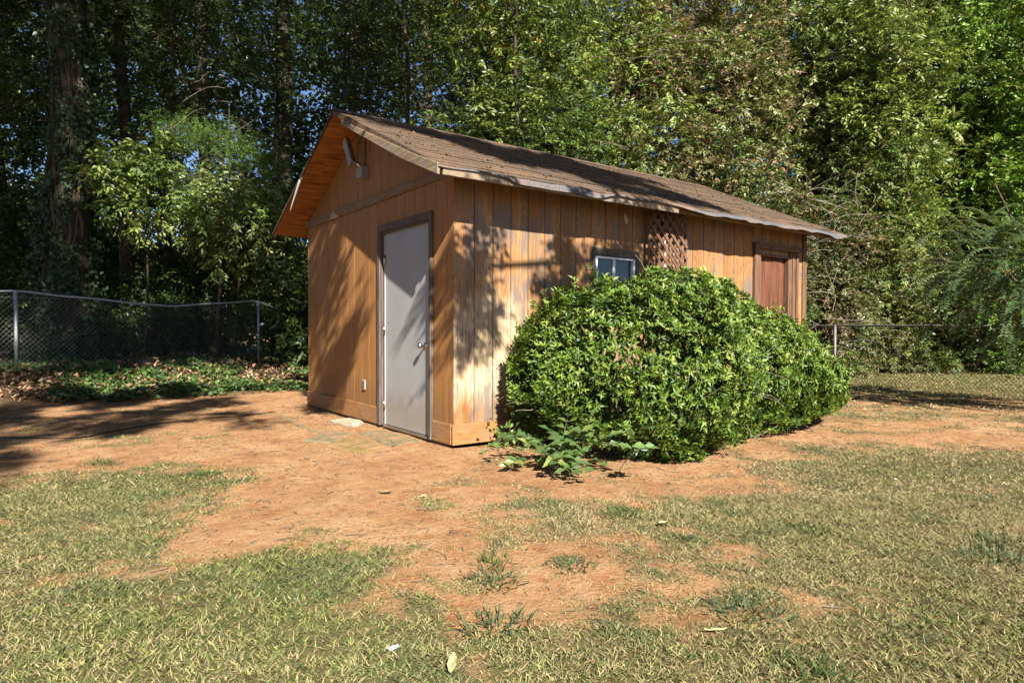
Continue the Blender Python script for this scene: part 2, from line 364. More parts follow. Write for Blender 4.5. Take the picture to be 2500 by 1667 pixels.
# planks: long wall
xs = [0.]; x = .215
while x < SL-.05: xs.append(x); x += .2045*(1-.012*(x > 3))
xs.append(SL)
for i in range(len(xs)-1):
    a, b = xs[i]+(.0045 if i else 0), xs[i+1]-.0045*(i < len(xs)-2)
    m = MB(); j = random.uniform(0, .0015)
    for x0, x1, z0, z1 in cut((a, b, .06, TOPW-.01), [WH, BH]): m.box(x0, x1, -j, .0125, z0, z1)
    m.build('plank', M['siding_side'], side)
# planks: front wall, below and above the band
ys = [.0135, .117, .326, .53, .74, .95, 1.17, 1.39, 1.61, 1.83, 2.045, 2.262, 2.478, 2.69, 2.91, 3.128, 3.35, 3.584, 3.73, SW]
for i in range(len(ys)-1):
    g = .003
    rs = cut((ys[i]+(g if i else 0), ys[i+1]-g*(i < len(ys)-2), .06, 2.44), [DH])
    if not rs: continue
    m = MB(); j = random.uniform(0, .0015)
    for y0, y1, z0, z1 in rs: m.box(-j, .0125, y0, y1, z0, z1)
    m.build('plank', M['siding_front'], front)
yu = list(np.arange(.0135, SW-.1, .2155))+[SW]
for i in range(len(yu)-1):
    a, b = yu[i]+.0035, yu[i+1]-.0035; zt = lambda y: rooft(y)-UND-.004
    pts = [(0, a, 2.445), (0, b, 2.445), (0, b, zt(b))]
    if a < RY < b: pts.append((0, RY, zt(RY)))
    pts.append((0, a, zt(a)))
    j = random.uniform(0, .001); MB().prism([(-j, p[1], p[2]) for p in pts], (.012, 0, 0)).build('plank', M['siding_front'], front)
# band and base boards
m = MB().prism([(-.026, .02, 2.43), (-.026, SW-.004, 2.43), (-.026, SW-.004, 2.545), (-.026, .02, 2.505)], (.025, 0, 0)); m.bevel(.003)
m.build('band_board', M['band'], shed)
for n, b in (('base_board', (-.021, -.0015, 1.567, SW, .03, .215)), ('base_board', (-.021, -.0015, .02, .357, .03, .215)), ('base_board', (-.021, 4.48, -.021, -.0015, .03, .215))):
    MB().box(*b).bevel(.003).build(n, M['trim'], shed)
# dark strip standing in for the shadow gap under the boards
MB().box(.02, SL-.1, .02, .10, -.06, .03).build('shadow_gap_strip', M['backing'], shed)

# front door
dfr = MB()
for y0, y1 in ((.367, .405), (1.495, 1.557)): dfr.box(-.036, -.0025, y0, y1, .03, 2.165)
dfr.box(-.036, -.0025, .4055, 1.4945, 2.095, 2.165)
for y0, y1 in ((.405, .425), (1.475, 1.495)): dfr.box(-.02, .088, y0+.0005, y1-.0005, .035, 2.09)
for y0, y1 in ((.4255, .452), (1.447, 1.4745)): dfr.box(.0, .085, y0, y1, .035, 2.09)
dfr.box(-.018, .085, .4525, 1.4465, 2.069, 2.0945)
dfr = dfr.bevel(.003).build('door_frame', M['frame'], shed)
d = MB().box(.012, .055, .462, 1.434, .048, 2.062).bevel(.002).build('door', M['doorpaint'], shed)
MB().box(.004, .011, 1.435, 1.4465, .05, 2.062).box(.006, .011, .4525, .4605, .05, 2.06).box(.004, .0112, .4625, 1.4335, 2.0625, 2.0685).build('weather_strip', M['weatherstrip'], dfr)
MB().box(-.02, .05, .455, 1.44, .022, .044).build('threshold', M['steel'], dfr)
for z in (1.80, 1.055, .255):
    MB().tube([(-.004, 1.440, z-.05), (-.004, 1.440, z+.05)], .0085, 8).box(-.001, .0035, 1.425, 1.452, z-.048, z+.048).build('hinge', M['steel'], d, True)
k = MB(); k.tube([(.012, .545, .905), (.006, .545, .905)], [.034, .032], 20); k.tube([(.006, .545, .905), (-.03, .545, .905), (-.036, .545, .905), (-.05, .545, .905), (-.066, .545, .905), (-.07, .545, .905)], [.012, .011, .022, .029, .024, .012], 20)
k.build('door_knob', M['steel'], d, True)

# small window
w = MB()
for x0, x1 in ((1.702, 1.735), (2.265, 2.298)): w.box(x0, x1, -.012, .05, 1.285, 1.835)
w.box(1.7355, 2.2645, -.012, .05, 1.8105, 1.835); w.box(1.7355, 2.2645, -.012, .05, 1.285, 1.31)
w.box(1.968, 2.0, -.004, .04, 1.3105, 1.8105); w.box(2.0005, 2.012, .005, .045, 1.3105, 1.8105)
w = w.bevel(.002).build('window', M['white_al'], shed)
w['label'] = 'small sliding window above the bush'
MB().box(1.7355, 1.9675, .012, .018, 1.3105, 1.8105).build('pane', M['glass'], w)
MB().box(2.0125, 2.2645, .024, .030, 1.3105, 1.8105).build('pane', M['glass'], w)
wt = MB(); wt.box(1.655, 2.345, -.032, -.002, 1.841, 1.918); wt.box(1.655, 1.699, -.026, -.002, 1.25, 1.8405); wt.box(2.301, 2.345, -.026, -.002, 1.25, 1.8405); wt.box(1.64, 2.36, -.045, -.002, 1.205, 1.2495)
wt.bevel(.003).build('window_trim', M['frame'], shed)

# back door
f2 = MB()
f2.box(4.485, 4.60, -.045, -.002, .03, 2.125); f2.box(5.32, 5.52, -.03, -.002, .03, 2.115); f2.box(4.47, 5.54, -.06, -.002, 2.126, 2.20)
f2.box(4.601, 4.635, -.03, .09, .03, 2.065); f2.box(5.275, 5.319, -.03, .09, .03, 2.065); f2.box(4.6355, 5.2745, -.03, .09, 2.035, 2.065)
f2.box(5.355, 5.40, -.045, -.0305, .03, 2.10); f2.box(5.45, 5.50, -.048, -.0305, .03, 2.10); f2.box(4.50, 5.50, -.075, -.0605, 2.165, 2.195)
f2.bevel(.003).build('door_frame', M['frame2'], shed)['label'] = 'brown frame of the back door'
bd = MB().box(4.64, 5.27, .052, .07, .04, 2.03).build('door', M['backing'], shed); bd['label'] = 'red-brown plank back door'
for i in range(4):
    a = 4.641+i*.157; MB().box(a, a+.153, .035, .0515, .04, 2.028).bevel(.002).build('plank', M['backdoor'], bd)
MB().box(SL-.095, SL+.003, -.022, -.002, .03, TOPW-.1).bevel(.003).build('corner_board', M['frame2'], shed)

# outlet
o_ = MB().box(-.018, -.0015, 1.93, 2.005, .375, .49).bevel(.004).build('outlet_box', M['offwhite'], shed)
MB().box(-.021, -.0185, 1.95, 1.985, .44, .47).box(-.021, -.0185, 1.95, 1.985, .395, .425).build('socket', M['steel'], o_)
# gable flood light: junction box, arm, tilted lamp tray, cable
fl = MB().box(-.095, -.0015, 1.84, 1.985, 2.745, 2.872).bevel(.006).build('floodlight', M['offwhite'], shed)
fl['label'] = 'old floodlight with its tilted lamp tray under the gable'
MB().tube([(-.05, 1.92, 2.865), (-.09, 1.93, 2.90), (-.13, 1.97, 2.94)], [.022, .026, .02], 8).build('swivel', M['steel'], fl, True)
A = Vector((-.16, 1.93, 2.895)); B = Vector((-.16, 2.115, 3.20)); dr = (B-A).normalized(); nn = Vector((-1, 0, 0)); cc = dr.cross(nn)
m = MB(); m.prism([tuple(A+cc*s*.055+nn*h) for s, h in ((-1, .02), (-.55, -.045), (.55, -.045), (1, .02))], tuple(dr*(B-A).length)); m.bevel(.004).build('lamp_housing', M['steel'], fl)
m = MB(); m.prism([tuple(A+cc*s*.05+nn*h-dr*.0) for s, h in ((-1, .0215), (1, .0215), (1, .026), (-1, .026))], tuple(dr*(B-A).length)); m.build('lamp_lens', M['offwhite'], fl)
m = MB(); m.tube([(-.03, 1.90, 2.865), (-.02, 1.895, 3.0), (-.02, 1.893, 3.2), (-.03, 1.905, 3.33)], .005, 6); m.tube([(-.07, 1.96, 2.87), (-.06, 2.05, 3.05), (-.03, 2.06, 3.18), (-.02, 1.98, 3.26), (-.02, 1.90, 3.29)], .004, 6)
m.tube([(-.02, 1.78, 3.02), (-.015, 1.78, 3.28)], .004, 6)
m.build('cable', M['rubber'], fl, True)

# roof: two deck slabs, rake and fascia boards, shingles
L0, L1 = -OFR, SL+OB
def under(y): return rooft(y)-.018
def slab(y0, y1, name):
    m = MB(); pts = [(L0, y0, under(y0)), (L0, y1, under(y1)), (L0, y1, under(y1)-.022), (L0, y0, under(y0)-.022)]
    m.prism(pts, (L1-L0, 0, 0)); return m.build(name, M['soffit'], shed)
roof = slab(-OE, RY-.001, 'roof'); roof['label'] = 'near roof slope of worn brown shingles'
roof2 = slab(RY+.001, SW+OE, 'roof'); roof2['label'] = 'far roof slope, seen from below as orange plywood'
SN = math.sqrt(1+RS*RS); SLEN = (RY+OE)*SN
def rp(side, x, s, h):   # point on slope: s metres up from the eave edge, h above the deck
    y = -OE+s/SN if side == 0 else SW+OE-s/SN
    ny = -RS/SN if side == 0 else RS/SN
    e = sstep(.5, -.05, s)*(.03*(float(fbm(np.array([x]), np.array([.1]), 2.6, 19)[0])-.5)+.004*math.sin(x*11.7+1)) - float(sstep(.35, -.1, s))*.006
    sagr = 0.
    return (x, y+ny*h, rooft(y)-.017+h/SN*1.0+(e+sagr)*(h > -.5)*.9)
def strip(side, x0, x1, s0, ex, h0, nt_=3):
    vs, fs = [], []; w = (x1-x0)/nt_
    for i in range(nt_):
        a, b = x0+i*w+.004, x0+(i+1)*w-.004; l = s0+random.uniform(-.008, .008)
        q = [(a, l, h0), (b, l, h0), (b, s0+ex, h0*.3), (a, s0+ex, h0*.3)]
        k = len(vs); vs += [rp(side, x, s, h+.004) for x, s, h in q]+[rp(side, x, s, h-.005) for x, s, h in q]
        fs += [(k, k+1, k+2, k+3), (k+4, k+7, k+6, k+5), (k, k+4, k+5, k+1), (k+1, k+5, k+6, k+2), (k+3, k+2, k+6, k+7), (k, k+3, k+7, k+4)]
    return vs, fs
EX = .1405
nc = int(SLEN/EX)+1
for c_ in range(nc):
    off = (c_*.305/2) % .92; s0 = -.03+c_*EX; x = L0-.015
    first = True
    while x < L1:
        x1 = min(x+(.915-off if first and off > .05 else .915), L1+.012); first = False
        if x1-x < .1: x1 = L1+.012
        vs, fs = strip(0, x, x1, s0, min(EX*1.5, SLEN-s0), .018+random.uniform(0, .006), max(1, round((x1-x)/.305)))
        me = bpy.data.meshes.new('shingle'); me.from_pydata(vs, [], fs); me.update(); link('shingle', me, M['shingle'], roof)
        x = x1
vs, fs = [], []
for c_ in range(nc):
    v2, f2_ = strip(1, L0-.015, L1+.012, -.03+c_*EX, min(EX*1.5, SLEN+.03-c_*EX), .014, 20); k = len(vs); vs += v2; fs += [tuple(i+k for i in f) for f in f2_]
me = bpy.data.meshes.new('shingle_courses'); me.from_pydata(vs, [], fs); me.update(); tag(link('shingle_courses', me, M['shingle'], roof2), None, None, None, 'stuff')
# ridge cap shingles
x = L0-.015
while x < L1-.05:
    x1 = min(x+.15, L1+.01); z = 3.457+.012+random.uniform(0, .004); w = .13
    MB().prism([(x, RY, z+.008), (x, RY-w, z+.008-w*RS), (x, RY-w, z-w*RS), (x, RY, z), (x, RY+w, z-w*RS), (x, RY+w, z+.008-w*RS)], (x1-x+.02, 0, -.004)).build('ridge_cap', M['shingle'], roof)
    x = x1
# curled, wavy starter edge hanging over the eave
n = 240; vs = []
for i in range(n+1):
    x = L0-.02+(L1-L0+.04)*i/n; past = float(sstep(2.45, 2.75, x)); nz = float(fbm(np.array([x]), np.array([.3]), 3.1, 5)[0])-.5; n2_ = float(vnoise(np.array([x]), np.array([.9]), 1.5, 9)[0])
    dp = .004+.03*past+.04*max(0, nz)*(.5+past)+(.05*float(sstep(.72, .9, n2_)))
    out = .006+.02*n2_+.02*past
    tp = rp(0, x, .10, .012); md = rp(0, x, -.02, .018)
    vs += [tp, md, (x+.01*nz, md[1]-out, md[2]-dp*.5), (x, md[1]-out-.006, md[2]-dp-.012), (x, md[1]-out+.006, md[2]-dp-.012), (x, md[1]+.006, md[2]-.014), (tp[0], tp[1], tp[2]-.008)]
fs = []
for i in range(n):
    for j in range(7): a, b = i*7+j, i*7+(j+1) % 7; fs.append((a, b, b+7, a+7))
fs += [tuple(range(7)), tuple(range(n*7+6, n*7-1, -1))]
me = bpy.data.meshes.new('eave_flap'); me.from_pydata(vs, [], fs); me.update(); link('eave_flap', me, M['shingle_edge'], roof)['label'] = 'grey curling shingle edge hanging over the eave'
# fascia along the near eave (ends half way), rake boards
ze = rooft(-OE)
MB().box(L0+.03, 2.56, -OE-.025, -OE-.0015, ze-.092, ze-.018).bevel(.003).build('fascia_board', M['fascia'], roof)
MB().box(2.62, L1-.02, -OE+.03, -OE+.06, ze-.075, ze-.04).build('nailer', M['band'], roof)
def rake(y0, y1, hb, ht, x0, x1, mat, side=1):
    m = MB(); m.prism([(x0, y0, rooft(y0)-hb), (x0, y1, rooft(y1)-ht[1]), (x0, y1, rooft(y1)-.02), (x0, y0, rooft(y0)-.02)], (x1-x0, 0, 0)); return m.bevel(.003)
m = MB(); m.prism([(L0-.026, -OE-.027, ze-.098), (L0-.026, -OE-.027, ze-.004), (L0-.026, .1, rooft(.1)-.026), (L0-.026, 1.66, rooft(1.66)-.062), (L0-.026, 1.68, rooft(1.66)-.10), (L0-.026, .25, rooft(.25)-.115)], (.024, 0, 0))
m.bevel(.003).build('rake_board', M['fascia'], roof)
m = MB(); m.prism([(L0-.012, -OE, rooft(-OE)-.016), (L0-.012, RY, rooft(RY)-.016), (L0-.012, RY, rooft(RY)-.062), (L0-.012, -OE, rooft(-OE)-.05)], (.0115, 0, 0)); m.build('deck_edge', M['frame2'], roof)
m = MB(); m.prism([(L0-.012, SW+OE, rooft(SW+OE)-.016), (L0-.012, RY+.001, rooft(RY)-.016), (L0-.012, RY+.001, rooft(RY)-.040), (L0-.012, SW+OE, rooft(SW+OE)-.042)], (.0115, 0, 0)); m.build('deck_edge', M['backing'], roof2)
m = MB(); m.prism([(L1+.001, -OE, rooft(-OE)-.10), (L1+.001, RY, rooft(RY)-.10), (L1+.001, RY, rooft(RY)-.02), (L1+.001, -OE, rooft(-OE)-.02)], (.02, 0, 0)); m.build('rake_board', M['fascia'], roof)
# loose splinter on the far rake
MB().prism([(L0-.03, 3.02, 2.86), (L0-.03, 3.07, 2.90), (L0-.03, 3.38, 2.62), (L0-.03, 3.42, 2.56)], (.008, 0, 0)).prism([(L0-.028, 3.00, 2.90), (L0-.028, 2.93, 2.91), (L0-.028, 3.04, 2.87)], (.006, 0, 0)).build('splintered_strip', M['weatherstrip'], roof2)

# lattice panel with a pale conduit behind
lat = thing('lattice_panel', 'brown wooden trellis leaning on the wall between window and back door', 'trellis', (2.72, -.1, 0))
x0, x1, z0, z1 = 2.42, 3.02, .75, 2.36
def slat(p, q, yy):
    p = Vector((p[0], yy, p[1])); q = Vector((q[0], yy, q[1])); d_ = (q-p).normalized(); s = Vector((-d_.z, 0, d_.x))*.019
    b = MB(); b.prism([tuple(p-s), tuple(p+s), tuple(q+s), tuple(q-s)], (0, .008, 0)); return keep(b.build('slat', M['frame2'], lat))
def clipseg(c, sg):
    pts = []
    for x in (x0, x1):
        z = c+sg*(x-x0)
        if z0 <= z <= z1: pts.append((x, z))
    for z in (z0, z1):
        x = x0+(z-c)/sg
        if x0 < x < x1: pts.append((x, z))
    return pts[:2] if len(pts) >= 2 else None
for sg, yy in ((1., -.125), (-1., -.136)):
    c = z0-abs(sg)*.6 if sg > 0 else z0
    while c < z1+.9:
        s_ = clipseg(c, sg)
        if s_ and (Vector(s_[0])-Vector(s_[1])).length > .05: slat(s_[0], s_[1], yy)
        c += .132
for x in (x0, x1-.0): keep(MB().box(x-.018, x+.018, -.1155, -.1, z0, z1-.03).build('rail', M['frame2'], lat))
tag(MB().tube([(2.74, -.034, .02), (2.74, -.034, 2.45)], .02, 10).build('conduit_pipe', M['offwhite'], None, True), 'thin white pipe running up the wall behind the trellis', 'pipe')

# ------------------------------------------------------------------ vegetation tools
def P(px, D):            # a bearing and a distance seen from the camera's standing point, in metres
    b = (px*1.0629-1250)/1574.5; q = CAM[:2]+np.array([math.cos(YAW), math.sin(YAW)])*D+np.array([math.sin(YAW), -math.cos(YAW)])*b*D
    return float(q[0]), float(q[1])
def leafmesh(pos, d, n, L, W, fold=.12):
    d = unit(d); s = unit(np.cross(d, n)); n = np.cross(s, d); L = np.broadcast_to(np.asarray(L, float), (len(pos),))[:, None]; W = np.broadcast_to(np.asarray(W, float), (len(pos),))[:, None]
    a = pos; m = pos+d*L*.42+n*W*fold*2; b = pos+d*L-n*L*.06
    V = np.stack([a, m+s*W/2, b, m-s*W/2], 1).reshape(-1, 3)
    i = np.arange(len(pos))*4; F = np.concatenate([np.stack([i, i+1, i+2], 1), np.stack([i, i+2, i+3], 1)])
    return V, F
def rvec(n): return unit(rng.normal(size=(n, 3)))
def twigleaves(O, D, tl, nl, L, W, droop=.25, spread=.9):
    n = len(O); t = np.linspace(.12, 1, nl)[None, :]; tl = np.broadcast_to(np.asarray(tl, float), (n,))[:, None]
    D = unit(D); up = np.array([0, 0, 1.]); S_ = unit(np.cross(D, up)+rng.normal(size=D.shape)*.25)
    pos = O[:, None]+D[:, None]*(t*tl)[..., None]; pos = pos-up*((t*tl)**2)[..., None]*droop*1.2
    sg = np.where(np.arange(nl) % 2, 1., -1.)[None, :, None]
    ld = D[:, None]*.55+S_[:, None]*sg*spread-up*droop+rng.normal(size=(n, nl, 3))*.28
    nr = np.cross(D, S_); nr = nr*np.sign(nr[:, 2:3]+1e-6); nr = np.repeat(nr[:, None], nl, 1)+rng.normal(size=(n, nl, 3))*.35
    k = n*nl; return leafmesh(pos.reshape(k, 3), ld.reshape(k, 3), nr.reshape(k, 3), L*rng.uniform(.65, 1.25, k), W*rng.uniform(.7, 1.2, k))
def colours(nleaf, ctr, pal, wts, var=.22, per=None):
    """one colour per leaf: palette pick mostly shared inside a clump (ctr = clump index)"""
    pal = np.array(pal); wts = np.array((list(wts)+[1.]*9)[:len(pal)], float); wts /= wts.sum(); nc_ = int(ctr.max())+1
    cp = rng.choice(len(pal), nc_, p=wts)[ctr]; own = rng.random(nleaf) < .3; cp = np.where(own, rng.choice(len(pal), nleaf, p=wts), cp); pal = pal*.74
    c = pal[cp]*rng.uniform(1-var, 1+var, (nleaf, 1))*rng.uniform(.92, 1.08, (nleaf, 3)); return np.repeat(c, 4, 0)
def cloud(clumps, ntw, nl, L, W, pal, wts, tl=.28, droop=.25, gauss=.5, shell=True):
    """clumps: array (n,4) x y z r -> leaf geometry"""
    C = np.asarray(clumps, float); w = C[:, 3]**2; idx = rng.choice(len(C), ntw, p=w/w.sum())
    R_ = rvec(ntw); rad = (rng.random(ntw)**gauss)*C[idx, 3]; O = C[idx, :3]+R_*rad[:, None]*np.array([1, 1, .8])
    D = R_*.8+rng.normal(size=(ntw, 3))*.55+np.array([0, 0, .1])
    ok = O[:, 2] > .05; O, D, idx = O[ok], D[ok], idx[ok]
    V, F = twigleaves(O, D, tl*rng.uniform(.6, 1.3, len(O)), nl, L, W, droop)
    return V, F, colours(len(O)*nl, np.repeat(idx, nl), pal, wts)
def crown_clumps(c, r, n, rs=(.35, .7), shell=.55):
    d = rvec(n); q = np.array(c)+d*np.array(r)*(rng.random(n)**(1/3*shell))[:, None]
    return np.concatenate([q, rng.uniform(rs[0], rs[1], (n, 1))], 1)
def ntubes(A, B, r, r2=None, sides=3):
    A = np.asarray(A, float); B = np.asarray(B, float); d = unit(B-A); u = unit(np.cross(d, np.array([.3, .2, .93]))); v = np.cross(d, u)
    r = np.broadcast_to(np.asarray(r, float), (len(A),))[:, None]; r2 = r if r2 is None else np.broadcast_to(np.asarray(r2, float), (len(A),))[:, None]
    vs = []
    for k in range(sides): a = 2*PI*k/sides; o = u*math.cos(a)+v*math.sin(a); vs += [A+o*r, B+o*r2]
    V = np.stack(vs, 1).reshape(-1, 3); n = 2*sides; i = np.arange(len(A))*n
    F = np.concatenate([np.stack([i+2*k, i+(2*k+2) % n, i+(2*k+3) % n, i+2*k+1], 1) for k in range(sides)]); return V, F
def wander(p, q, n, j, seed=None):
    p = np.array(p, float); q = np.array(q, float); t = np.linspace(0, 1, n)[:, None]; L = np.linalg.norm(q-p)
    o = rng.normal(size=(n, 3))*j*L; o[0] = 0; o = np.cumsum(o, 0)*.4; o = o-t*o[-1]; return p+(q-p)*t+o
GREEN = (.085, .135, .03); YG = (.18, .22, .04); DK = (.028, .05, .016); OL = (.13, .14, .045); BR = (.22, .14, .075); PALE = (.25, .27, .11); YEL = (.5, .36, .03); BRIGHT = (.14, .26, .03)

t_pts = []
def tree(name, label, base, H, r, crown, ntw, nl, L, W, pal, wts, limbs=5, lean=(0, 0), barkm='bark', group=None, tl=.28, droop=.25, cat='tree', zlimb=.4, trunk=True, gauss=.5):
    bx, by = base; bz = gz(bx, by)
    t = thing(name, label, cat, (bx, by, bz), group)
    top = np.array([bx+lean[0], by+lean[1], bz+H])
    pts = wander((bx, by, bz-.15), top, 9, .018)
    if trunk:
        keep(MB().tube(pts, [r*(1.25 if i == 0 else 1)*(1-.75*i/8) for i in range(9)], 12).build('trunk', M[barkm], t, True))
    V, F, c = cloud(crown, ntw, nl, L, W, pal, wts, tl, droop, gauss)
    keep(link('crown', npmesh('crown', V, F, c), M['leaf'], t))
    C = np.asarray(crown)
    for i in range(limbs):
        e = C[rng.integers(len(C))]; f = min(.95, max(zlimb*.6, (e[2]-bz)/H-.12)); s = pts[0]+(pts[-1]-pts[0])*f; s = pts[int(round(f*8))]
        w = wander(s, e[:3], 6, .05); rr = r*(1-.7*f)*(.42 if r < .3 else .2); keep(MB().tube(w, [rr*(1-.14*k) for k in range(6)], 6).build('limb', M[barkm], t, True))
    t_pts[:] = list(pts); return t

# ------------------------------------------------------------------ right-hand woods, lit by the sun
gr = 'sunlit trees beyond the back fence'
specs = [  # bearing, dist, crown half-width, top, palette, weights, label
 (1235, 14.5, 1.5, 9.5, (GREEN, DK, YG, YEL), (5, 3, 3, .35), 'thin-trunked tree with a few yellow leaves behind the middle of the shed roof'),
 (1400, 16.5, 1.7, 11.5, (YG, GREEN, OL, BR), (4, 3, 3, .5), 'yellow-green tree just right of the thin-trunked sapling'),
 (1555, 18.0, 1.8, 12, (BR, OL, PALE, GREEN), (5, 4, 2, 1.4), 'brown-tinged tree dying back, rising over the roof centre'),
 (1700, 17.5, 1.5, 11.8, (OL, BR, PALE, GREEN), (4, 2.6, 2, 2), 'olive tree with browning leaves beside the dying brown tree'),
 (1840, 19.0, 1.7, 12.5, (OL, GREEN, YG, PALE), (3, 4, 3, 1), 'feathery green tree above the far end of the roof with sky gaps'),
 (1985, 18.5, 1.7, 12.5, (GREEN, PALE, OL, YG), (3, 2, 3, 3), 'feathery mid-green tree right of the roof end'),
 (2115, 19.5, 1.8, 13, (YG, GREEN, PALE, BRIGHT), (3, 3, 2, 1), 'yellowish tree rising over the back fence'),
 (1915, 17.6, 1.5, 11.8, (OL, YG, GREEN, PALE), (3, 3, 3, 2), 'olive-green tree filling in directly over the roof end'),
 (2050, 16.3, 1.4, 10.5, (YG, GREEN, OL), (4, 3, 2), 'lighter yellow-green tree directly above the lone fence post'),
 (2190, 18.6, 1.6, 12.5, (YG, GREEN, BRIGHT), (4, 3, 2), 'dense yellow-green tree third from the right edge'),
 (2255, 17.0, 1.5, 12, (BRIGHT, YG, GREEN), (4, 3, 2), 'bright green tree second from the right edge'),
 (2390, 16.0, 1.7, 11, (BRIGHT, YG, GREEN), (6, 2, 1.5), 'brightest green tree at the right edge of the yard'),
]
for i, (px, D, hw, top, pal, wt, lab) in enumerate(specs):
    x, y = P(px, D); lo = 2.0 if px < 1750 else .6
    cl = crown_clumps((x, y, (top+lo)/2), (hw, hw*.8, (top-lo)/2), 170, (.3, .62), .9)
    cl2 = np.stack([x+rng.uniform(-hw, hw, 70), y+rng.uniform(-hw, hw, 70)*.7, rng.uniform(lo, top, 70), rng.uniform(.3, .6, 70)], 1)
    tree('leafy_tree', lab, (x, y), top*.93, .09, np.concatenate([cl, cl2]), 3900, 9, .13, .055, [tuple(v*1.42 for v in p) for p in pal], wt, 9, (rng.uniform(-.5, .5), rng.uniform(-.3, .3)), 'bark', gr, .30, .30)  # palette multiplied up so the leaves look more strongly sunlit
# lower skirts: privet and vine thickets at the wood's foot
for px, D, hw, top, pal, wt, lab in [
 (1790, 14.5, 1.0, 4.6, (OL, GREEN, BR, DK), (4, 3, 2, 2), 'dark vine-covered thicket peeping over the roof end'),
 (1930, 15.5, 1.2, 4.4, (OL, BR, PALE, GREEN), (4, 3, 2, 2), 'brownish thicket beside the end wall of the shed'),
 (2060, 16.8, 1.3, 4.6, (GREEN, YG, OL, BR), (3, 2, 3, 1), 'rounded green thicket behind the lone fence post'),
 (2190, 18.2, 1.4, 4.2, (YG, GREEN, OL), (3, 4, 2), 'green thicket with a dark hollow at its foot'),
 (2330, 17.0, 1.3, 4.5, (GREEN, BRIGHT, OL), (3, 2, 2), 'low green thicket at the right edge of the yard')]:
    x, y = P(px, D); g = gz(x, y)
    cl = crown_clumps((x, y, g+top*.5), (hw, hw*.7, top*.5), 60, (.25, .5), .9); cl[:18, 2] = g+rng.uniform(.15, .5, 18); cl[:18, :2] += rng.normal(size=(18, 2))*.35; cl[:, 2] = np.maximum(cl[:, 2], .25)
    tree('privet_shrub', lab, (x, y), top*.6, .04, cl, 2300, 9, .10, .045, pal, wt, 4, (.2, .1), 'bark', 'thickets at the foot of the sunlit trees', .24, .35, 'shrub')

# ------------------------------------------------------------------ left woods, in shade that darkened leaf colours deepen
gl = 'tall trees in the shaded woods'
x, y = P(160, 12.3); g = gz(x, y)
ivy = tree('ivy_clad_tree', 'massive old trunk wrapped in ivy and thick vines behind the left fence', (x, y), 12.5, .47,
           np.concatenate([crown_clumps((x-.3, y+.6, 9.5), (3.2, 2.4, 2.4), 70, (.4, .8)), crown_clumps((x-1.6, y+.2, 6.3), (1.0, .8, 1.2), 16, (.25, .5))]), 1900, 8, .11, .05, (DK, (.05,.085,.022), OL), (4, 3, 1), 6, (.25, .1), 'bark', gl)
tpp = np.array(t_pts)
def on_trunk(a, z, r0=.47):
    f = (z+.15)/12.65; rr = r0*(1.2-.2*min(1, z/1.5))*(1-.75*f)+.012; zz = g+z
    return np.array([np.interp(zz, tpp[:, 2], tpp[:, 0])+math.cos(a)*rr, np.interp(zz, tpp[:, 2], tpp[:, 1])+math.sin(a)*rr, zz])
for k in range(26):
    a = YAW+PI+rng.uniform(-1.5, 1.5); z = rng.uniform(0, 5); pts = []; 
    for j in range(12):
        pts.append(on_trunk(a, z)); a += rng.normal()*.16; z += rng.uniform(.2, .5)
    keep(MB().tube(pts, [.024*rng.uniform(.5, 1.5)*(1-.05*j) for j in range(12)], 6).build('vine', M['vine'], ivy, True))
n = 14000; a = YAW+PI+rng.uniform(-2.2, 2.2, n); z = 9*rng.random(n)**1.7
keepm = fbm(a*3, z, 1.2, 31) > .36+.02*z; a, z = a[keepm], z[keepm]
pos = np.array([on_trunk(p, q) for p, q in zip(a, z)]); out = np.stack([np.cos(a), np.sin(a), a*0], 1)
V, F = leafmesh(pos+out*rng.exponential(.07, (len(a), 1)), np.array([0, 0, -1.])+rng.normal(size=pos.shape)*.6, out+rng.normal(size=pos.shape)*.35, rng.uniform(.05, .10, len(a)), rng.uniform(.05, .09, len(a)))
keep(link('ivy_leaves', npmesh('ivy_leaves', V, F, colours(len(a), (z*3).astype(int), ((.03, .055, .022), (.05, .085, .035), (.09, .11, .05)), (3, 3, 1))), M['gloss_leaf'], ivy))

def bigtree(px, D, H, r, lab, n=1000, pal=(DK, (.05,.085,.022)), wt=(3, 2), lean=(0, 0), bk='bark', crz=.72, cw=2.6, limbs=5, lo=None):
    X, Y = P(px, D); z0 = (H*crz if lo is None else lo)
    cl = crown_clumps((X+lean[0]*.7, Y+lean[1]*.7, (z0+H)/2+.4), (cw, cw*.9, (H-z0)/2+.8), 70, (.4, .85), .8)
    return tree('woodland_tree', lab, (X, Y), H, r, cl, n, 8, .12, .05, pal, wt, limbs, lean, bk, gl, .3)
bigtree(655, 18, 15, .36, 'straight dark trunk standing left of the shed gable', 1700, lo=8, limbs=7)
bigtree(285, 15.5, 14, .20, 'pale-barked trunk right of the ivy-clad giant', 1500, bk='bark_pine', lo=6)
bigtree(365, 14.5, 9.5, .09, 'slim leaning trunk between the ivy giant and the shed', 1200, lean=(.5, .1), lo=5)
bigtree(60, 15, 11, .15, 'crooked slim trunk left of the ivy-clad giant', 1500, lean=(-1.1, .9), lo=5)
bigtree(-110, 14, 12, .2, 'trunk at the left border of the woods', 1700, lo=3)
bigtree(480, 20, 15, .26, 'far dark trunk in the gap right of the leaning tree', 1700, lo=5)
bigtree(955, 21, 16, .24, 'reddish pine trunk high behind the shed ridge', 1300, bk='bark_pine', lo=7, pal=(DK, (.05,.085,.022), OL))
bigtree(800, 16, 13, .15, 'dark slim trunk right behind the gable peak', 1800, lo=4.5)
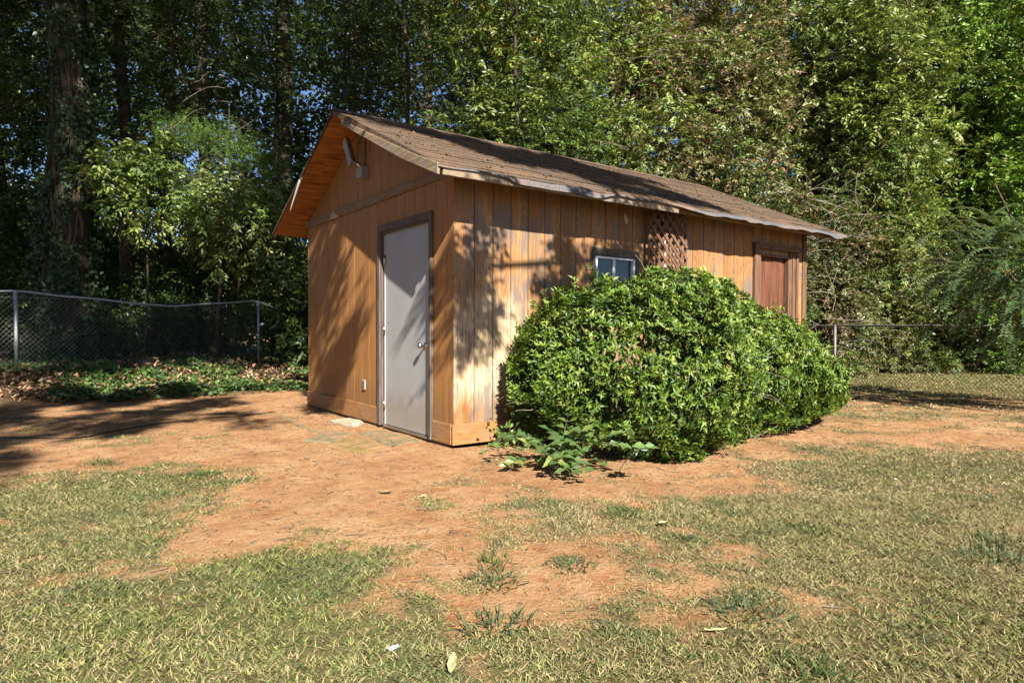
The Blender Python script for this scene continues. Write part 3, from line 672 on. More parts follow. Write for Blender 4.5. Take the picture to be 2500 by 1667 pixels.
bigtree(1085, 17, 13, .12, 'slender tree behind the front half of the roof', 2100, lo=3.5, pal=(GREEN, DK, YG, YEL), wt=(4, 4, 1.4, .25))
bigtree(930, 14, 10.5, .07, 'young tree with drooping yellowing leaves above the gable', 1500, lo=4.2, pal=(DK, GREEN, YEL), wt=(5, 4, .5), cw=1.6)
bigtree(1185, 12.5, 9.5, .07, 'sapling with a bare dark stem rising behind the roof', 1100, lo=4.2, pal=(GREEN, DK, YG), wt=(3, 3, 2), cw=1.5)

# understorey behind the left fence
def shrub(px, D, z0, z1, hw, n, pal, wt, lab, L=.10, W=.045, nc_=34, cat='shrub', nm='understorey_shrub', rs=(.22, .5), tl=.28, droop=.4):
    X, Y = P(px, D); g_2 = gz(X, Y)
    cl = crown_clumps((X, Y, g_2+(z0+z1)/2), (hw, hw*.7, (z1-z0)/2), nc_, rs, .9); cl[:, 2] = np.maximum(cl[:, 2], g_2+.2)
    return tree(nm, lab, (X, Y), max(1., z1*.75), .035, cl, n, 8, L, W, pal, wt, 5, (.15, .1), 'bark', None, tl, droop, cat)
shrub(330, 12.6, 2.6, 4.3, 1.0, 800, ((.13, .20, .045), (.26, .32, .07), DK), (3, 2, 1), 'arching leafy shrub right of the ivy-clad trunk', .12, .05)
shrub(540, 12.9, 2.0, 3.9, 1.0, 1300, ((.25, .31, .06), (.14, .22, .045), (.34, .37, .15)), (3, 3, 2), 'sun-touched shrub with long pale leaves left of the gable', .13, .05)  # leaf colours brightened to stand in for sun on this shrub
shrub(450, 14.5, .3, 3.3, 1.5, 1300, (GREEN, DK, YG), (3, 4, 1), 'dark leafy shrub filling the gap over the sagging rail')
shrub(620, 14.0, .3, 3.0, 1.1, 1200, (GREEN, YG, DK), (3, 2, 2), 'speckled green shrub beside the shed wall and fence')
shrub(700, 12.8, .2, 2.3, .6, 500, (GREEN, DK), (3, 2), 'small broad-leaved bush against the back corner of the shed', .12, .07)
shrub(50, 12.8, .4, 2.6, 1.2, 1000, (GREEN, DK, YG), (3, 3, 1), 'low shrub behind the leftmost fence post')
shrub(30, 13.5, 3.4, 6.8, 1.3, 1200, (GREEN, DK, YG), (3, 3, 1.5), 'hanging boughs at the upper left corner')
shrub(-80, 13.0, .3, 5.5, 1.3, 1300, (GREEN, DK), (3, 3), 'bushy growth at the left border')
shrub(655, 14.1, .1, 1.9, .7, 450, (YG, GREEN, DK), (3, 3, 2), 'low sun-flecked growth behind the mesh by the shed', .08, .04)
shrub(235, 12.9, .1, 1.5, .9, 450, (GREEN, DK, OL), (3, 3, 1), 'low dark growth behind the mesh at the foot of the ivy trunk', .08, .05)
shrub(420, 13.6, .1, 1.3, .9, 450, (GREEN, DK), (3, 3), 'low dark growth behind the sagging middle of the mesh', .08, .045)
# feathery cedar bough
X, Y = P(505, 13.2)
ced = thing('cedar_sapling', 'feathery soft-needled cedar bough catching the sun left of the roof', 'tree', (X, Y, gz(X, Y)))
keep(MB().tube(wander((X, Y, gz(X, Y)), (X+.2, Y, 5.6), 7, .02), [.05, .045, .04, .035, .03, .02, .01], 7).build('trunk', M['bark'], ced, True))
n = 1500; rr = np.array([math.sin(YAW), -math.cos(YAW)]); u = rng.uniform(-1.15, 1.25, n); O = np.stack([X+rr[0]*u+rng.normal(size=n)*.25, Y+rr[1]*u+rng.normal(size=n)*.25, 4.95-.32*u-.12*u*u+rng.normal(size=n)*.18], 1)
V, F = twigleaves(O, rng.normal(size=(n, 3))*.6+np.array([0, 0, -.25]), .2, 10, .055, .009, .3); keep(link('crown', npmesh('crown', V, F, colours(n*10, np.arange(n*10)//200, ((.20, .34, .05), (.13, .22, .04), GREEN), (3, 2, 1))), M['leaf'], ced))
for k in range(5):
    e = O[rng.integers(n)]; keep(MB().tube(wander((X+.1, Y, 4.2+rng.random()), e, 5, .04), [.018, .014, .01, .008, .004], 5).build('limb', M['bark'], ced, True))

# background thickets closing the horizon, seen as one mass
for nm, b0, b1, D, top, n, pal, wt, lab in (('distant_thicket', -300, 1250, 23, 15.5, 19000, (DK, (.04, .07, .02)), (4, 1), 'dim mass of foliage deep in the shaded woods'), ('distant_thicket', 1150, 2800, 24, 15, 14000, (DK, GREEN, OL), (4, 3, 2), 'mass of foliage deep behind the sunlit trees')):  # left mass coloured darker to deepen its shade
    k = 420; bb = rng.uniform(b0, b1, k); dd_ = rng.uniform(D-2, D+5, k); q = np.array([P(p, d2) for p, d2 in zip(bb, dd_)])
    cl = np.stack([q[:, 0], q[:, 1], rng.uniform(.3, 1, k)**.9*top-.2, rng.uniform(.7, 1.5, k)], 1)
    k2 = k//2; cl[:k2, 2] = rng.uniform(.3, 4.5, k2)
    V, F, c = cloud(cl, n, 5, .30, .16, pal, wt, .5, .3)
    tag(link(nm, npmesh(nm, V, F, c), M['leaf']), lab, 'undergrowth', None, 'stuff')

# bare pale twigs tangled through the thicket beside the shed end
A, B = [], []
for k in range(120):
    X, Y = P(rng.uniform(1780, 2010), rng.uniform(13.6, 15.2)); p = np.array([X, Y, rng.uniform(.6, 4.2)]); d = unit(np.array([rng.normal(), rng.normal(), rng.uniform(.1, .9)]))
    for j in range(5): q = p+d*.2; A.append(p); B.append(q); p = q; d = unit(d+rng.normal(size=3)*.16-np.array([0, 0, .14]))
V, F = ntubes(A, B, .0045); tag(link('bare_vine_tangle', npmesh('bare_vine_tangle', V, F), M['twig_pale']), 'tangle of bare pale vine stems right of the shed end wall', 'vines', None, 'stuff')
# bare branches in the shaded canopy
A, B = [], []
for k in range(260):
    X, Y = P(rng.choice([rng.uniform(380, 640), rng.uniform(0, 250), rng.uniform(1000, 1600)]), rng.uniform(12.5, 14.5)); p = np.array([X, Y, rng.uniform(3.4, 7.6)]); d = unit(np.array([rng.normal(), rng.normal(), rng.uniform(-.7, .3)]))
    for j in range(5): q = p+d*.18; A.append(p); B.append(q); p = q; d = unit(d+rng.normal(size=3)*.2-np.array([0, 0, .08]))
V, F = ntubes(A, B, .0055); tag(link('bare_twigs', npmesh('bare_twigs', V, F), M['twig']), 'bare grey twigs dangling in the shaded canopy', 'twigs', None, 'stuff')

# ------------------------------------------------------------------ the trees behind the viewer that shade the yard
def shade(targets):
    out = []
    for gx, gy, k, r in targets: out.append((gx-.358*k, gy-1.09*k, .84*k, r))
    return np.array(out)
R_ = np.random.default_rng(5); T = []
def area(x0, x1, y0, y1, n, r=(.14, .3), k=(8.2, 10.5)):
    for i in range(n): T.append((R_.uniform(x0, x1), R_.uniform(y0, y1), R_.uniform(*k), R_.uniform(*r)))
area(-4.6, -3.0, .8, 3.0, 14, (.1, .26)); area(-4.6, -1.7, 2.6, 4.6, 20, (.1, .26)); area(-3.4, .1, 4.3, 6.5, 22, (.13, .3)); area(-3.6, -.8, 2.2, 5.0, 16, (.08, .18))
def wall(n, a0, a1, z0, z1, side, r=(.07, .14), k=(5, 5.8), sk=0.):     # shade spots aimed at a patch of a wall; sk slants the patch
    for i in range(n):
        z = R_.uniform(z0, z1); a = R_.uniform(a0, a1)+sk*(z-z0)
        gx, gy = (a+.426*z, 1.298*z) if side else (.426*z, a+1.298*z)
        T.append((gx, gy, R_.uniform(*k), R_.uniform(*r)))
wall(14, .02, .40, 1.0, 1.95, True, sk=.12); wall(5, .05, .3, .85, 1.2, True, (.06, .1)); wall(9, 1.0, 1.5, 1.45, 2.0, True); wall(4, 1.15, 1.3, 1.1, 1.4, True, (.05, .1)); wall(12, 1.75, 2.5, 1.5, 2.0, True, (.09, .15))
wall(9, 3.0, 3.5, 1.0, 2.0, False, (.09, .16), (6, 7), .25); wall(7, 2.45, 2.95, .3, 1.15, False, (.08, .15), (6, 7), .3); wall(6, 3.1, 3.8, .0, .5, False, (.09, .16), (6, 7)); wall(4, .05, .25, 1.25, 1.8, False, (.05, .09), (5, 5.8), .2)
area(2.2, 4.5, 4.4, 6.0, 60, (.14, .26)); area(3.1, 4.7, 3.2, 4.2, 26, (.12, .22)); area(1.2, 2.2, 5.6, 6.6, 9, (.12, .24)); area(4.4, 5.3, 4.6, 5.6, 4, (.12, .2))
cl = shade(T)
V, F, c = cloud(cl, 8000, 8, .10, .045, (GREEN, YG), (1, 1), .2, .3, .6)
b = (-9.4, -10.0); oak = thing('oak_tree', 'tall spreading oak behind the viewer whose limbs shade the shed', 'tree', (b[0], b[1], gz(*b)))
keep(MB().tube([(b[0], b[1], -.2), (b[0]+.1, b[1], 3), (b[0], b[1]+.2, 7), (b[0]-.3, b[1]+.1, 12), (b[0]-.6, b[1]+.6, 18)], [.5, .38, .33, .25, .06], 12).build('trunk', M['bark'], oak, True))
keep(link('crown', npmesh('crown', V, F, c), M['leaf'], oak))
for pl_, r0 in (([(b[0], b[1]+.1, 8.4), (-7.8, -6.6, 9.2), (-5.2, -5.2, 9.0), (-3.0, -4.5, 8.5), (-.4, -5.4, 8), (.3, -5.1, 6.6), (.1, -4.7, 5.4), (-1.15, -4.0, 4.7)], .11), ([(-3.2, -4.6, 8.5), (-2.6, -3.6, 7.4), (-1.8, -2.3, 5.7)], .03), ([(-7.5, -6.5, 9.2), (-6.5, -6.8, 8.6), (-5.2, -7.2, 8.2)], .05), ([(-.5, -5.3, 8.0), (.4, -5.6, 8.1), (.9, -5.5, 7.8)], .03)):
    keep(MB().tube(pl_, [r0*(1-.8*i/(len(pl_)-1)) for i in range(len(pl_))], 7).build('limb', M['bark'], oak, True))
T = []
R_ = np.random.default_rng(8)
for i in range(430):
    gx, gy = R_.uniform(-10, 8.5), R_.uniform(7.6, 27)
    if vnoise(np.array([gx]), np.array([gy]), .42, 77)[0] > .76: continue
    if gx > 4+ (gy-8)*.25: continue
    if ((gx-1.2)/1.5)**2+((gy-14.2)/1.6)**2 < 1 or ((gx+.9)/.7)**2+((gy-13.6)/.8)**2 < 1 or ((gx-1.5)/.9)**2+((gy-12.0)/.9)**2 < 1 or ((gx-2.1)/1.7)**2+((gy-15.7)/1.1)**2 < 1: continue
    T.append((gx, gy, R_.uniform(15, 20), R_.uniform(.5, 1.0)))
cl = shade(T); b = (-14.5, -5.0); V, F, c = cloud(cl, 7000, 8, .27, .15, (GREEN, DK), (1, 1), .4, .3, .6)
oak = thing('oak_tree', 'unseen tall oak added behind the viewer to shade the left woods', 'tree', (b[0], b[1], gz(*b)))  # out of view, added to darken the woods; crown gaps let sun spots through
keep(MB().tube([(b[0], b[1], -.2), (b[0]+.1, b[1], 5), (b[0]+.4, b[1]+.2, 11), (b[0]+1.2, b[1]+.1, 17)], [.7, .55, .45, .2], 12).build('trunk', M['bark'], oak, True))
keep(link('crown', npmesh('crown', V, F, c), M['leaf'], oak))
for i in range(10):
    e = cl[R_.integers(len(cl))]; keep(MB().tube(wander((b[0]+.3, b[1]+.1, 10), e[:3], 7, .02), [.25, .2, .16, .12, .09, .05, .02], 7).build('limb', M['bark'], oak, True))

# ------------------------------------------------------------------ holly bush in front of the long wall
def prof(x, xs_, ys_): return np.interp(x, xs_, ys_)
PX = [.38, .46, .62, 1.0, 1.6, 2.5, 3.3, 4.0, 4.4, 4.7]
def bush_shell(n, lay, x0=.38, x1=4.7):
    x = rng.uniform(x0, x1, n); th = rng.uniform(-.62*PI, 1.62*PI, n)
    top = prof(x, PX, [.8, 1.05, 1.36, 1.47, 1.60, 1.47, 1.25, .90, .62, .38]); bot = prof(x, [.38, .6, 1., 2.3, 2.9, 4.5, 5.2], [.45, .12, .02, .04, .12, .22, .28])
    wy = prof(x, [.38, .48, .66, 1.1, 1.7, 2.2, 2.8, 3.5, 4.0, 4.5, 4.7], [.2, .42, .72, .92, .92, .60, .60, .62, .52, .3, .1])
    yc = prof(x, [.38, .68, 1.15, 1.8, 2.6], [-.52, -.78, -.96, -.98, -.92])
    zc = bot+(top-bot)*.45; c, s = np.cos(th), np.sin(th); hz = np.where(s > 0, top-zc, zc-bot)
    lump = 1-.15*sstep(.45, .7, vnoise(x*7.5+th*2.2, th*5.5+x, 1., 47))+.38*(fbm(x*1.0+c*1.3, s*1.4+c*.7, 2.1, 41, 3)-.55)*1.6+.05*(vnoise(x*1+th, th*2, 7, 44)-.5)
    rr = lay*lump
    q = np.stack([x+0*c, yc+wy*np.sign(c)*np.abs(c)**np.where(s > 0, .85, .38)*rr*np.where(c > 0, .95, 1), zc+hz*np.sign(s)*np.abs(s)**.9*rr], 1)
    e = (x-2.5)/2.7; nr = np.stack([np.clip(e, -1, 1)**5*1.2+.15*np.clip((x-2)/3, 0, 1)-.5*(x < .45), c/np.maximum(wy, .2)*.7, s/np.maximum(hz, .2)*.6], 1)
    return q, unit(nr+rng.normal(size=(n, 3))*.28)
def rosettes(Q, N, nl, L, W, cone=.5):
    n = len(Q); u = unit(np.cross(N, rng.normal(size=(n, 3)))); v = np.cross(N, u); a = np.linspace(0, 2*PI, nl, endpoint=False)[None]+rng.uniform(0, 6, (n, 1))+rng.normal(size=(n, nl))*.2
    t = u[:, None]*np.cos(a)[..., None]+v[:, None]*np.sin(a)[..., None]; d = t+N[:, None]*(cone+rng.normal(size=(n, nl, 1))*.3)
    pos = Q[:, None]+N[:, None]*rng.uniform(-.025, .012, (n, nl, 1)); nr = N[:, None]-t*.3
    k = n*nl; return leafmesh(pos.reshape(k, 3), d.reshape(k, 3), np.broadcast_to(nr, (n, nl, 3)).reshape(k, 3), L*rng.uniform(.7, 1.25, k), W*rng.uniform(.8, 1.2, k), .2)
hb = thing('holly_bush', 'large rounded glossy green holly bush in front of the shed side wall', 'bush', (2.0, -.92, gz(2, -.92)))
Vs, Fs, Cs = [], [], []; k = 0
for n_, lay in ((9800, 1.0), (5500, .93), (3000, .82), (1400, .66)):
    Q, N = bush_shell(n_, lay); ok = (Q[:, 2] > .02) & (Q[:, 1] < -.04)
    # bare hollow at the lower left and under the middle, where stems show
    hol = ((Q[:, 0]-.52)**2/.05+(Q[:, 2]-.42)**2/.05 < 1) & (Q[:, 1] < -1.1); hol2 = ((Q[:, 0]-2.1)**2/.04+(Q[:, 2]-.2)**2/.03 < 1)
    ok &= ~((hol | hol2) & (rng.random(n_) < .85)); Q, N = Q[ok], N[ok]
    V, F = rosettes(Q, N, 6, .052, .021); m_ = len(Q); ctr = (((Q[:, 0]*14).astype(int)*73+(Q[:, 2]*14).astype(int)*19+(Q[:, 1]*14).astype(int)*7) % 997)
    c = colours(m_*6, np.repeat(ctr, 6), ((.105, .175, .022), (.17, .245, .03), (.05, .10, .018), (.27, .31, .065)), (5, 4, 3, 1.2), .25)
    Vs.append(V); Fs.append(F+k); Cs.append(c); k += len(V)
Q, N = bush_shell(420, .98); Q = Q[(Q[:, 2] > .25)]; O, NN = [], []
for q in Q:
    d = unit(np.array([rng.normal()*.5, rng.normal()*.4-.1, 1.+rng.normal()*.3])); L_ = rng.uniform(.03, .15)
    for j in range(1+int(L_/.035)): O.append(q+d*.035*(j+1)); NN.append(unit(d+rng.normal(size=3)*.25))
V, F = rosettes(np.array(O), np.array(NN), 5, .058, .02); Vs.append(V); Fs.append(F+k); Cs.append(colours(len(O)*5, np.arange(len(O)*5)//9, ((.15, .24, .03), (.11, .19, .02), (.24, .30, .05)), (3, 4, 1.5)))
keep(link('foliage', npmesh('foliage', np.concatenate(Vs), np.concatenate(Fs), np.concatenate(Cs)), M['gloss_leaf'], hb))
A, B, RR = [], [], []
for i in range(70):
    bx = rng.uniform(.6, 4.2); bx = max(bx, 1.0); p = np.array([bx, -.85+rng.normal()*.15, .0]); Q, N = bush_shell(1, .93, max(.6, bx-.9), min(4.5, bx+.9)); w = wander(p, Q[0], 6, .05)
    for j in range(5): A.append(w[j]); B.append(w[j+1]); RR.append(.013*(1-.16*j)*rng.uniform(.6, 1.3))
V, F = ntubes(A, B, RR, None, 5); keep(link('stems', npmesh('stems', V, F), M['twig'], hb))['kind'] = 'stuff'
A, B = [], []
for i in range(60):
    Q, N = bush_shell(1, .98, .2, 4.8); p = Q[0]; d = unit(N[0]+rng.normal(size=3)*.9)
    for j in range(3): q = p+d*.09; A.append(p); B.append(q); p = q; d = unit(d+rng.normal(size=3)*.2)
V, F = ntubes(A, B, .0022); keep(link('bare_twigs', npmesh('bare_twigs', V, F), M['twig_pale'], hb))['kind'] = 'stuff'
# dead brown sprig in the bush
n = 45; Q = np.array([.62, -1.55, .92])+rng.normal(size=(n, 3))*np.array([.10, .05, .08]); V, F = leafmesh(Q, rng.normal(size=(n, 3))*.5+np.array([0, 0, -1.]), rvec(n), .055, .02)
keep(link('dead_sprig', npmesh('dead_sprig', V, F, np.tile((.20, .12, .07), (len(V), 1))), M['dry_leaf'], hb))['kind'] = 'stuff'

# broad-leaved weed at the foot of the bush
wd = thing('broadleaf_weed', 'pale broad-leaved weed sprawling at the lower left of the holly bush', 'weed', (.30, -1.32, gz(.30, -1.32)))
lp, ld, ln_, A, B = [], [], [], [], []
for i in range(24):
    p = np.array([.30+rng.normal()*.10, -1.22+rng.normal()*.14, .0]); d = unit(np.array([rng.normal()*.55-.15, rng.normal()*.5-.35, 1.0])); L = rng.uniform(.25, .62); st = L/8
    for j in range(8):
        q = p+d*st; A.append(p); B.append(q); p = q; d = unit(d+rng.normal(size=3)*.1+np.array([-.02, -.05, -.11]))
        if j > 1:
            for s in (-1, 1): sv = unit(np.cross(d, (0, 0, 1.))+1e-4); lp.append(p.copy()); ld.append(sv*s+d*.5+rng.normal(size=3)*.2); ln_.append(np.array([-.2, -.4, .8])+rng.normal(size=3)*.3)
V, F = ntubes(A, B, .0028, None, 4); keep(link('stems', npmesh('stems', V, F), M['twig'], wd))['kind'] = 'stuff'
n = len(lp); V, F = leafmesh(np.array(lp), np.array(ld), np.array(ln_), rng.uniform(.06, .125, n), rng.uniform(.035, .065, n), .1)
keep(link('leaves', npmesh('leaves', V, F, colours(n, np.arange(n)//5, ((.13, .21, .06), (.08, .15, .04), (.22, .26, .06)), (4, 3, 1))), M['leaf'], wd))
# small vine tuft by the wall corner of the bush
wd = thing('vine_tuft', 'small tuft of vine leaves against the base board left of the bush', 'weed', (.42, -.22, 0))
n = 110; Q = np.array([.42, -.25, .12])+rng.normal(size=(n, 3))*np.array([.12, .08, .08]); Q[:, 2] = np.abs(Q[:, 2])+.01; Q[:, 1] = np.minimum(Q[:, 1], -.05)
V, F = leafmesh(Q, rng.normal(size=(n, 3))+np.array([0, -.5, 0]), np.array([-.2, -.6, .7])+rng.normal(size=(n, 3))*.4, .055, .035); keep(link('leaves', npmesh('leaves', V, F, colours(n, np.arange(n)//9, ((.10, .18, .03), (.2, .25, .08)), (2, 1))), M['leaf'], wd))
V, F = ntubes(np.tile((.42, -.2, 0.), (9, 1)), Q[:9], .003); keep(link('stems', npmesh('stems', V, F), M['twig'], wd))['kind'] = 'stuff'

# ------------------------------------------------------------------ crape myrtle at the right edge
cb = (7.75, -2.08); cm_ = thing('crape_myrtle', 'dark crape myrtle with arching fronds and tan seed heads at the right edge', 'tree', (cb[0], cb[1], gz(*cb)))
A, B, RR, lp, ld, ln_, cc_, sp_ = [], [], [], [], [], [], [], []
for i in range(5):
    a = rng.uniform(0, 6.28); e = (cb[0]+math.cos(a)*.9, cb[1]+math.sin(a)*.9, rng.uniform(2.2, 3.0)); keep(MB().tube(wander((cb[0]+.6+math.cos(a)*.1, cb[1]-.9+math.sin(a)*.1, -.05), e, 8, .03), [.04, .036, .032, .028, .022, .017, .012, .008], 8).build('trunk', M['bark_pine'], cm_, True))
nfr = 520
for i in range(nfr):
    dd0 = unit(rng.normal(size=3)*np.array([1, 1, .75])); p = np.array([cb[0], cb[1], 1.75])+dd0*np.array([1.25, 1.25, 1.15])*rng.uniform(.35, .95); d = unit(dd0*np.array([1, 1, .5])+rng.normal(size=3)*.35+np.array([0, 0, .35])); st = rng.uniform(.034, .046)
    if i < 10: # the long arching shoots reaching into view
        p = np.array([7.2, -1.5, 1.9])+rng.normal(size=3)*.25; d = unit(np.array([-.75, .45, .75])+rng.normal(size=3)*.2); st = .045
    sh = (.05, .095, .03) if i > 30 else (.14, .20, .09)
    for j in range(14 if i > 9 else 19):
        q = p+d*st; A.append(p); B.append(q); RR.append(.0035*(1-.04*j)); p = q; d = unit(d+rng.normal(size=3)*.05-np.array([0, 0, .10]))
        s_ = unit(np.cross(d, (0, 0, 1.)))
        for s in (-1, 1): lp.append(p); ld.append(s_*s+d*.25-np.array([0, 0, .15])); ln_.append(np.cross(s_, d)*(1 if np.cross(s_, d)[2] > 0 else -1)+rng.normal(size=3)*.2); cc_.append(sh)
    if i % 17 == 3: sp_ += [p+rng.normal(size=3)*.05 for _ in range(26)]
V, F = ntubes(A, B, RR); keep(link('branches', npmesh('branches', V, F), M['twig'], cm_))
n = len(lp); V, F = leafmesh(np.array(lp), np.array(ld), np.array(ln_), rng.uniform(.05, .075, n), rng.uniform(.028, .04, n), .1)
keep(link('crown', npmesh('crown', V, F, np.repeat(np.array(cc_)*rng.uniform(.7, 1.3, (n, 1)), 4, 0)), M['leaf'], cm_))
sp_ = np.array(sp_); V, F = ntubes(sp_, sp_+rvec(len(sp_))*.012, .006, .004, 5); keep(link('seed_heads', npmesh('seed_heads', V, F), plain('tan_seed', (.36, .25, .12), .8), cm_))

# ------------------------------------------------------------------ chain-link fences
def fence(label, p0, t, s0, s1, rail, posts, wire, group=None, H=1.2, ext=(), gm='galv'):
    th_ = thing('chain_link_fence', label, 'fence', (float(p0[0]), float(p0[1]), gz(*p0)), group)
    pt = lambda s, z: np.array([p0[0]+t[0]*s, p0[1]+t[1]*s, z])
    top = lambda s: np.interp(s, [q[0] for q in rail], [q[1] for q in rail])
    ss = np.arange(s0, s1+.01, .15); keep(MB().tube([pt(s, top(s)+.004*math.sin(s*7)) for s in ss], .019, 8).build('top_rail', M[gm], th_, True))
    for s, h in posts:
        g0 = gz(*pt(s, 0)[:2]); off = np.array([-t[1], t[0], 0])*-.036
        pm = MB(); pm.tube([pt(s, g0-.1)+off, pt(s, h)+off], .028, 12); pm.tube([pt(s, h)+off, pt(s, h+.012)+off, pt(s, h+.03)+off], [.031, .03, .012], 12); keep(pm.build('post', M[gm], th_, True))
    A, B = [], []; sp = .076
    for sg in (1, -1):
        s = s0-(H if sg > 0 else 0)
        while s < s1+(0 if sg > 0 else H):
            for j in range(6):
                h0, h1 = j/6, (j+1)/6; a, b = s+sg*h0*H, s+sg*h1*H
                if s0 <= min(a, b) and max(a, b) <= s1:
                    q = []
                    for u_2, h in ((a, h0), (b, h1)):
                        pq = pt(u_2, 0); gg = gz(pq[0], pq[1])+.02; q.append(np.array([pq[0]-t[1]*.012*sg, pq[1]+t[0]*.012*sg, gg+h*(top(u_2)-gg-.01)]))
                    A.append(q[0]); B.append(q[1])
            s += sp
    V, F = ntubes(A, B, .0025); tag(keep(link('wire_mesh', npmesh('wire_mesh', V, F), wire, th_)), None, None, None, 'stuff')
    for pts in ext: keep(MB().tube([pt(*q) for q in pts], .0035, 5).build('tension_wire', M['galv'], th_, True))
    return th_
fence('sagging chain-link fence with bent top rail in front of the shaded woods', FP, FT, -2.6, 7.2,
      [(-2.6, 1.60), (-.2, 1.65), (.01, 1.66), (.52, 1.61), (1.1, 1.57), (1.73, 1.51), (2.29, 1.475), (2.88, 1.53), (3.4, 1.58), (3.93, 1.63), (4.22, 1.52), (4.66, 1.38), (5.03, 1.36), (7.2, 1.5)],
      [(-2.4, 1.56), (0, 1.62), (3.93, 1.60), (6.9, 1.45)], M['wire'], None, 1.2, [[(1.3, 1.55), (1.6, 1.50), (1.9, 1.47), (2.3, 1.46)], [(-.3, 1.55), (.3, 1.56), (.6, 1.55)]])
RP = np.array([10.53, 2.02]); RT = np.array([9.34, -1.51])-RP; RT = RT/np.linalg.norm(RT)
fence('straight chain-link fence beyond the bush at the right of the yard', RP, RT, -5.5, 7.5, [(-5.5, 1.17), (0, 1.165), (4, 1.135), (7.5, 1.13)], [(-5.2, 1.12), (0, 1.14), (7.3, 1.1)], M['rustwire'], gm='dullgalv')

# ------------------------------------------------------------------ far house glimpsed through the left woods
hx, hy = P(20, 30); hs = thing('house', 'pale grey neighbouring house glimpsed through the woods at far left', 'house', (hx, hy, gz(hx, hy)))
a_ = YAW+.2; hs.rotation_euler = (0, 0, a_)
wm = plain('pale_house_wall', (.55, .57, .60), .8, 0, .06); rm = plain('grey_house_roof', (.30, .31, .33), .9, 0, .15)
w = MB().box(0, 7, -4, 4, -.2, 5.2).build('wall', wm, hs)
m = MB(); m.prism([(-.5, -4.5, 5.0), (-.5, 0, 7.4), (-.5, 4.5, 5.0), (-.5, 4.5, 5.2), (-.5, 0, 7.6), (-.5, -4.5, 5.2)], (8, 0, 0)); m.build('roof', rm, hs)
for yy in (-2.3, 1.6):
    f2 = MB().box(-.06, -.004, yy, yy+1.1, 3., 4.4).build('window', M['white_al'], hs); MB().box(-.075, -.062, yy+.08, yy+1.02, 3.08, 4.32).build('pane', M['glass'], f2)

# ------------------------------------------------------------------ small things on the ground
def stone(pts, h, mat, name, label, cat='stone'):
    cx = sum(p[0] for p in pts)/len(pts); cy = sum(p[1] for p in pts)/len(pts); g0 = gz(cx, cy)
    P_ = []
    for i in range(len(pts)):
        a, b = pts[i], pts[(i+1) % len(pts)]
        for f in (0, .33, .66): P_.append((a[0]+(b[0]-a[0])*f+rng.normal()*.012, a[1]+(b[1]-a[1])*f+rng.normal()*.012))
    vs = [(x, y, g0-.05) for x, y in P_]+[(x, y, g0+h-.014) for x, y in P_]+[(cx+(x-cx)*.93, cy+(y-cy)*.93, g0+h+rng.normal()*.002) for x, y in P_]+[(cx+(x-cx)*.5, cy+(y-cy)*.5, g0+h+rng.normal()*.004) for x, y in P_]+[(cx, cy, g0+h)]
    n = len(P_); fs = []
    for l in range(3): fs += [(l*n+i, l*n+(i+1) % n, (l+1)*n+(i+1) % n, (l+1)*n+i) for i in range(n)]
    fs += [(3*n+i, 3*n+(i+1) % n, 4*n) for i in range(n)]+[tuple(range(n))[::-1]]
    vs = [(x-cx, y-cy, z-g0) for x, y, z in vs]; me = bpy.data.meshes.new(name); me.from_pydata(vs, [], fs); me.update(); o = link(name, me, mat); o.location = (cx, cy, g0)
    return tag(o, label, cat, 'flagstones at the shed door' if cat == 'stone' else None)
stone([(-.86, .80), (-.47, 1.02), (-.46, .46), (-.80, .26)], .018, M['stone_y'], 'flagstone', 'ochre flagstone, the nearest of those before the grey door')
stone([(-.98, 1.16), (-.62, 1.56), (-.42, 1.24), (-.80, .88)], .02, M['stone_g'], 'flagstone', 'dull mossy flagstone left of the ochre one')
stone([(-.40, 1.30), (-.06, 1.36), (-.05, .50), (-.42, .40)], .008, M['stone_g'], 'flagstone', 'dusty flagstone against the door threshold')
stone([(-.31, 2.20), (-.06, 2.26), (-.06, 1.84), (-.33, 1.66)], .03, M['stone_w'], 'flagstone', 'pale whitish flagstone under the outlet')
tb = stone([(-.63, 3.30), (-.57, 3.32), (-.66, 1.52), (-.73, 1.54)], .012, M['stone_g'], 'edging_timber', 'thin half-buried dark timber strip beside the flagstones', 'edging')
hp = [(-3.6, 3.1), (-3.13, 2.97), (-2.9, 2.72), (-2.65, 2.60), (-2.29, 2.96), (-2.0, 3.12), (-1.76, 3.2), (-1.5, 3.24), (-1.28, 3.31), (-1.0, 3.36), (-.75, 3.43), (-.56, 3.5)]
ts = np.linspace(0, len(hp)-1, 80); hx_ = np.interp(ts, range(len(hp)), [p[0] for p in hp]); hy_ = np.interp(ts, range(len(hp)), [p[1] for p in hp])
for _ in range(1): hx_[1:-1] = (hx_[:-2]+hx_[1:-1]*2+hx_[2:])/4; hy_[1:-1] = (hy_[:-2]+hy_[1:-1]*2+hy_[2:])/4
tag(MB().tube([(a, b, gz(a, b)+.006) for a, b in zip(hx_, hy_)], .0055, 8).build('black_hose', M['rubber'], None, True), 'thin black hose snaking over the red dirt left of the shed', 'hose')

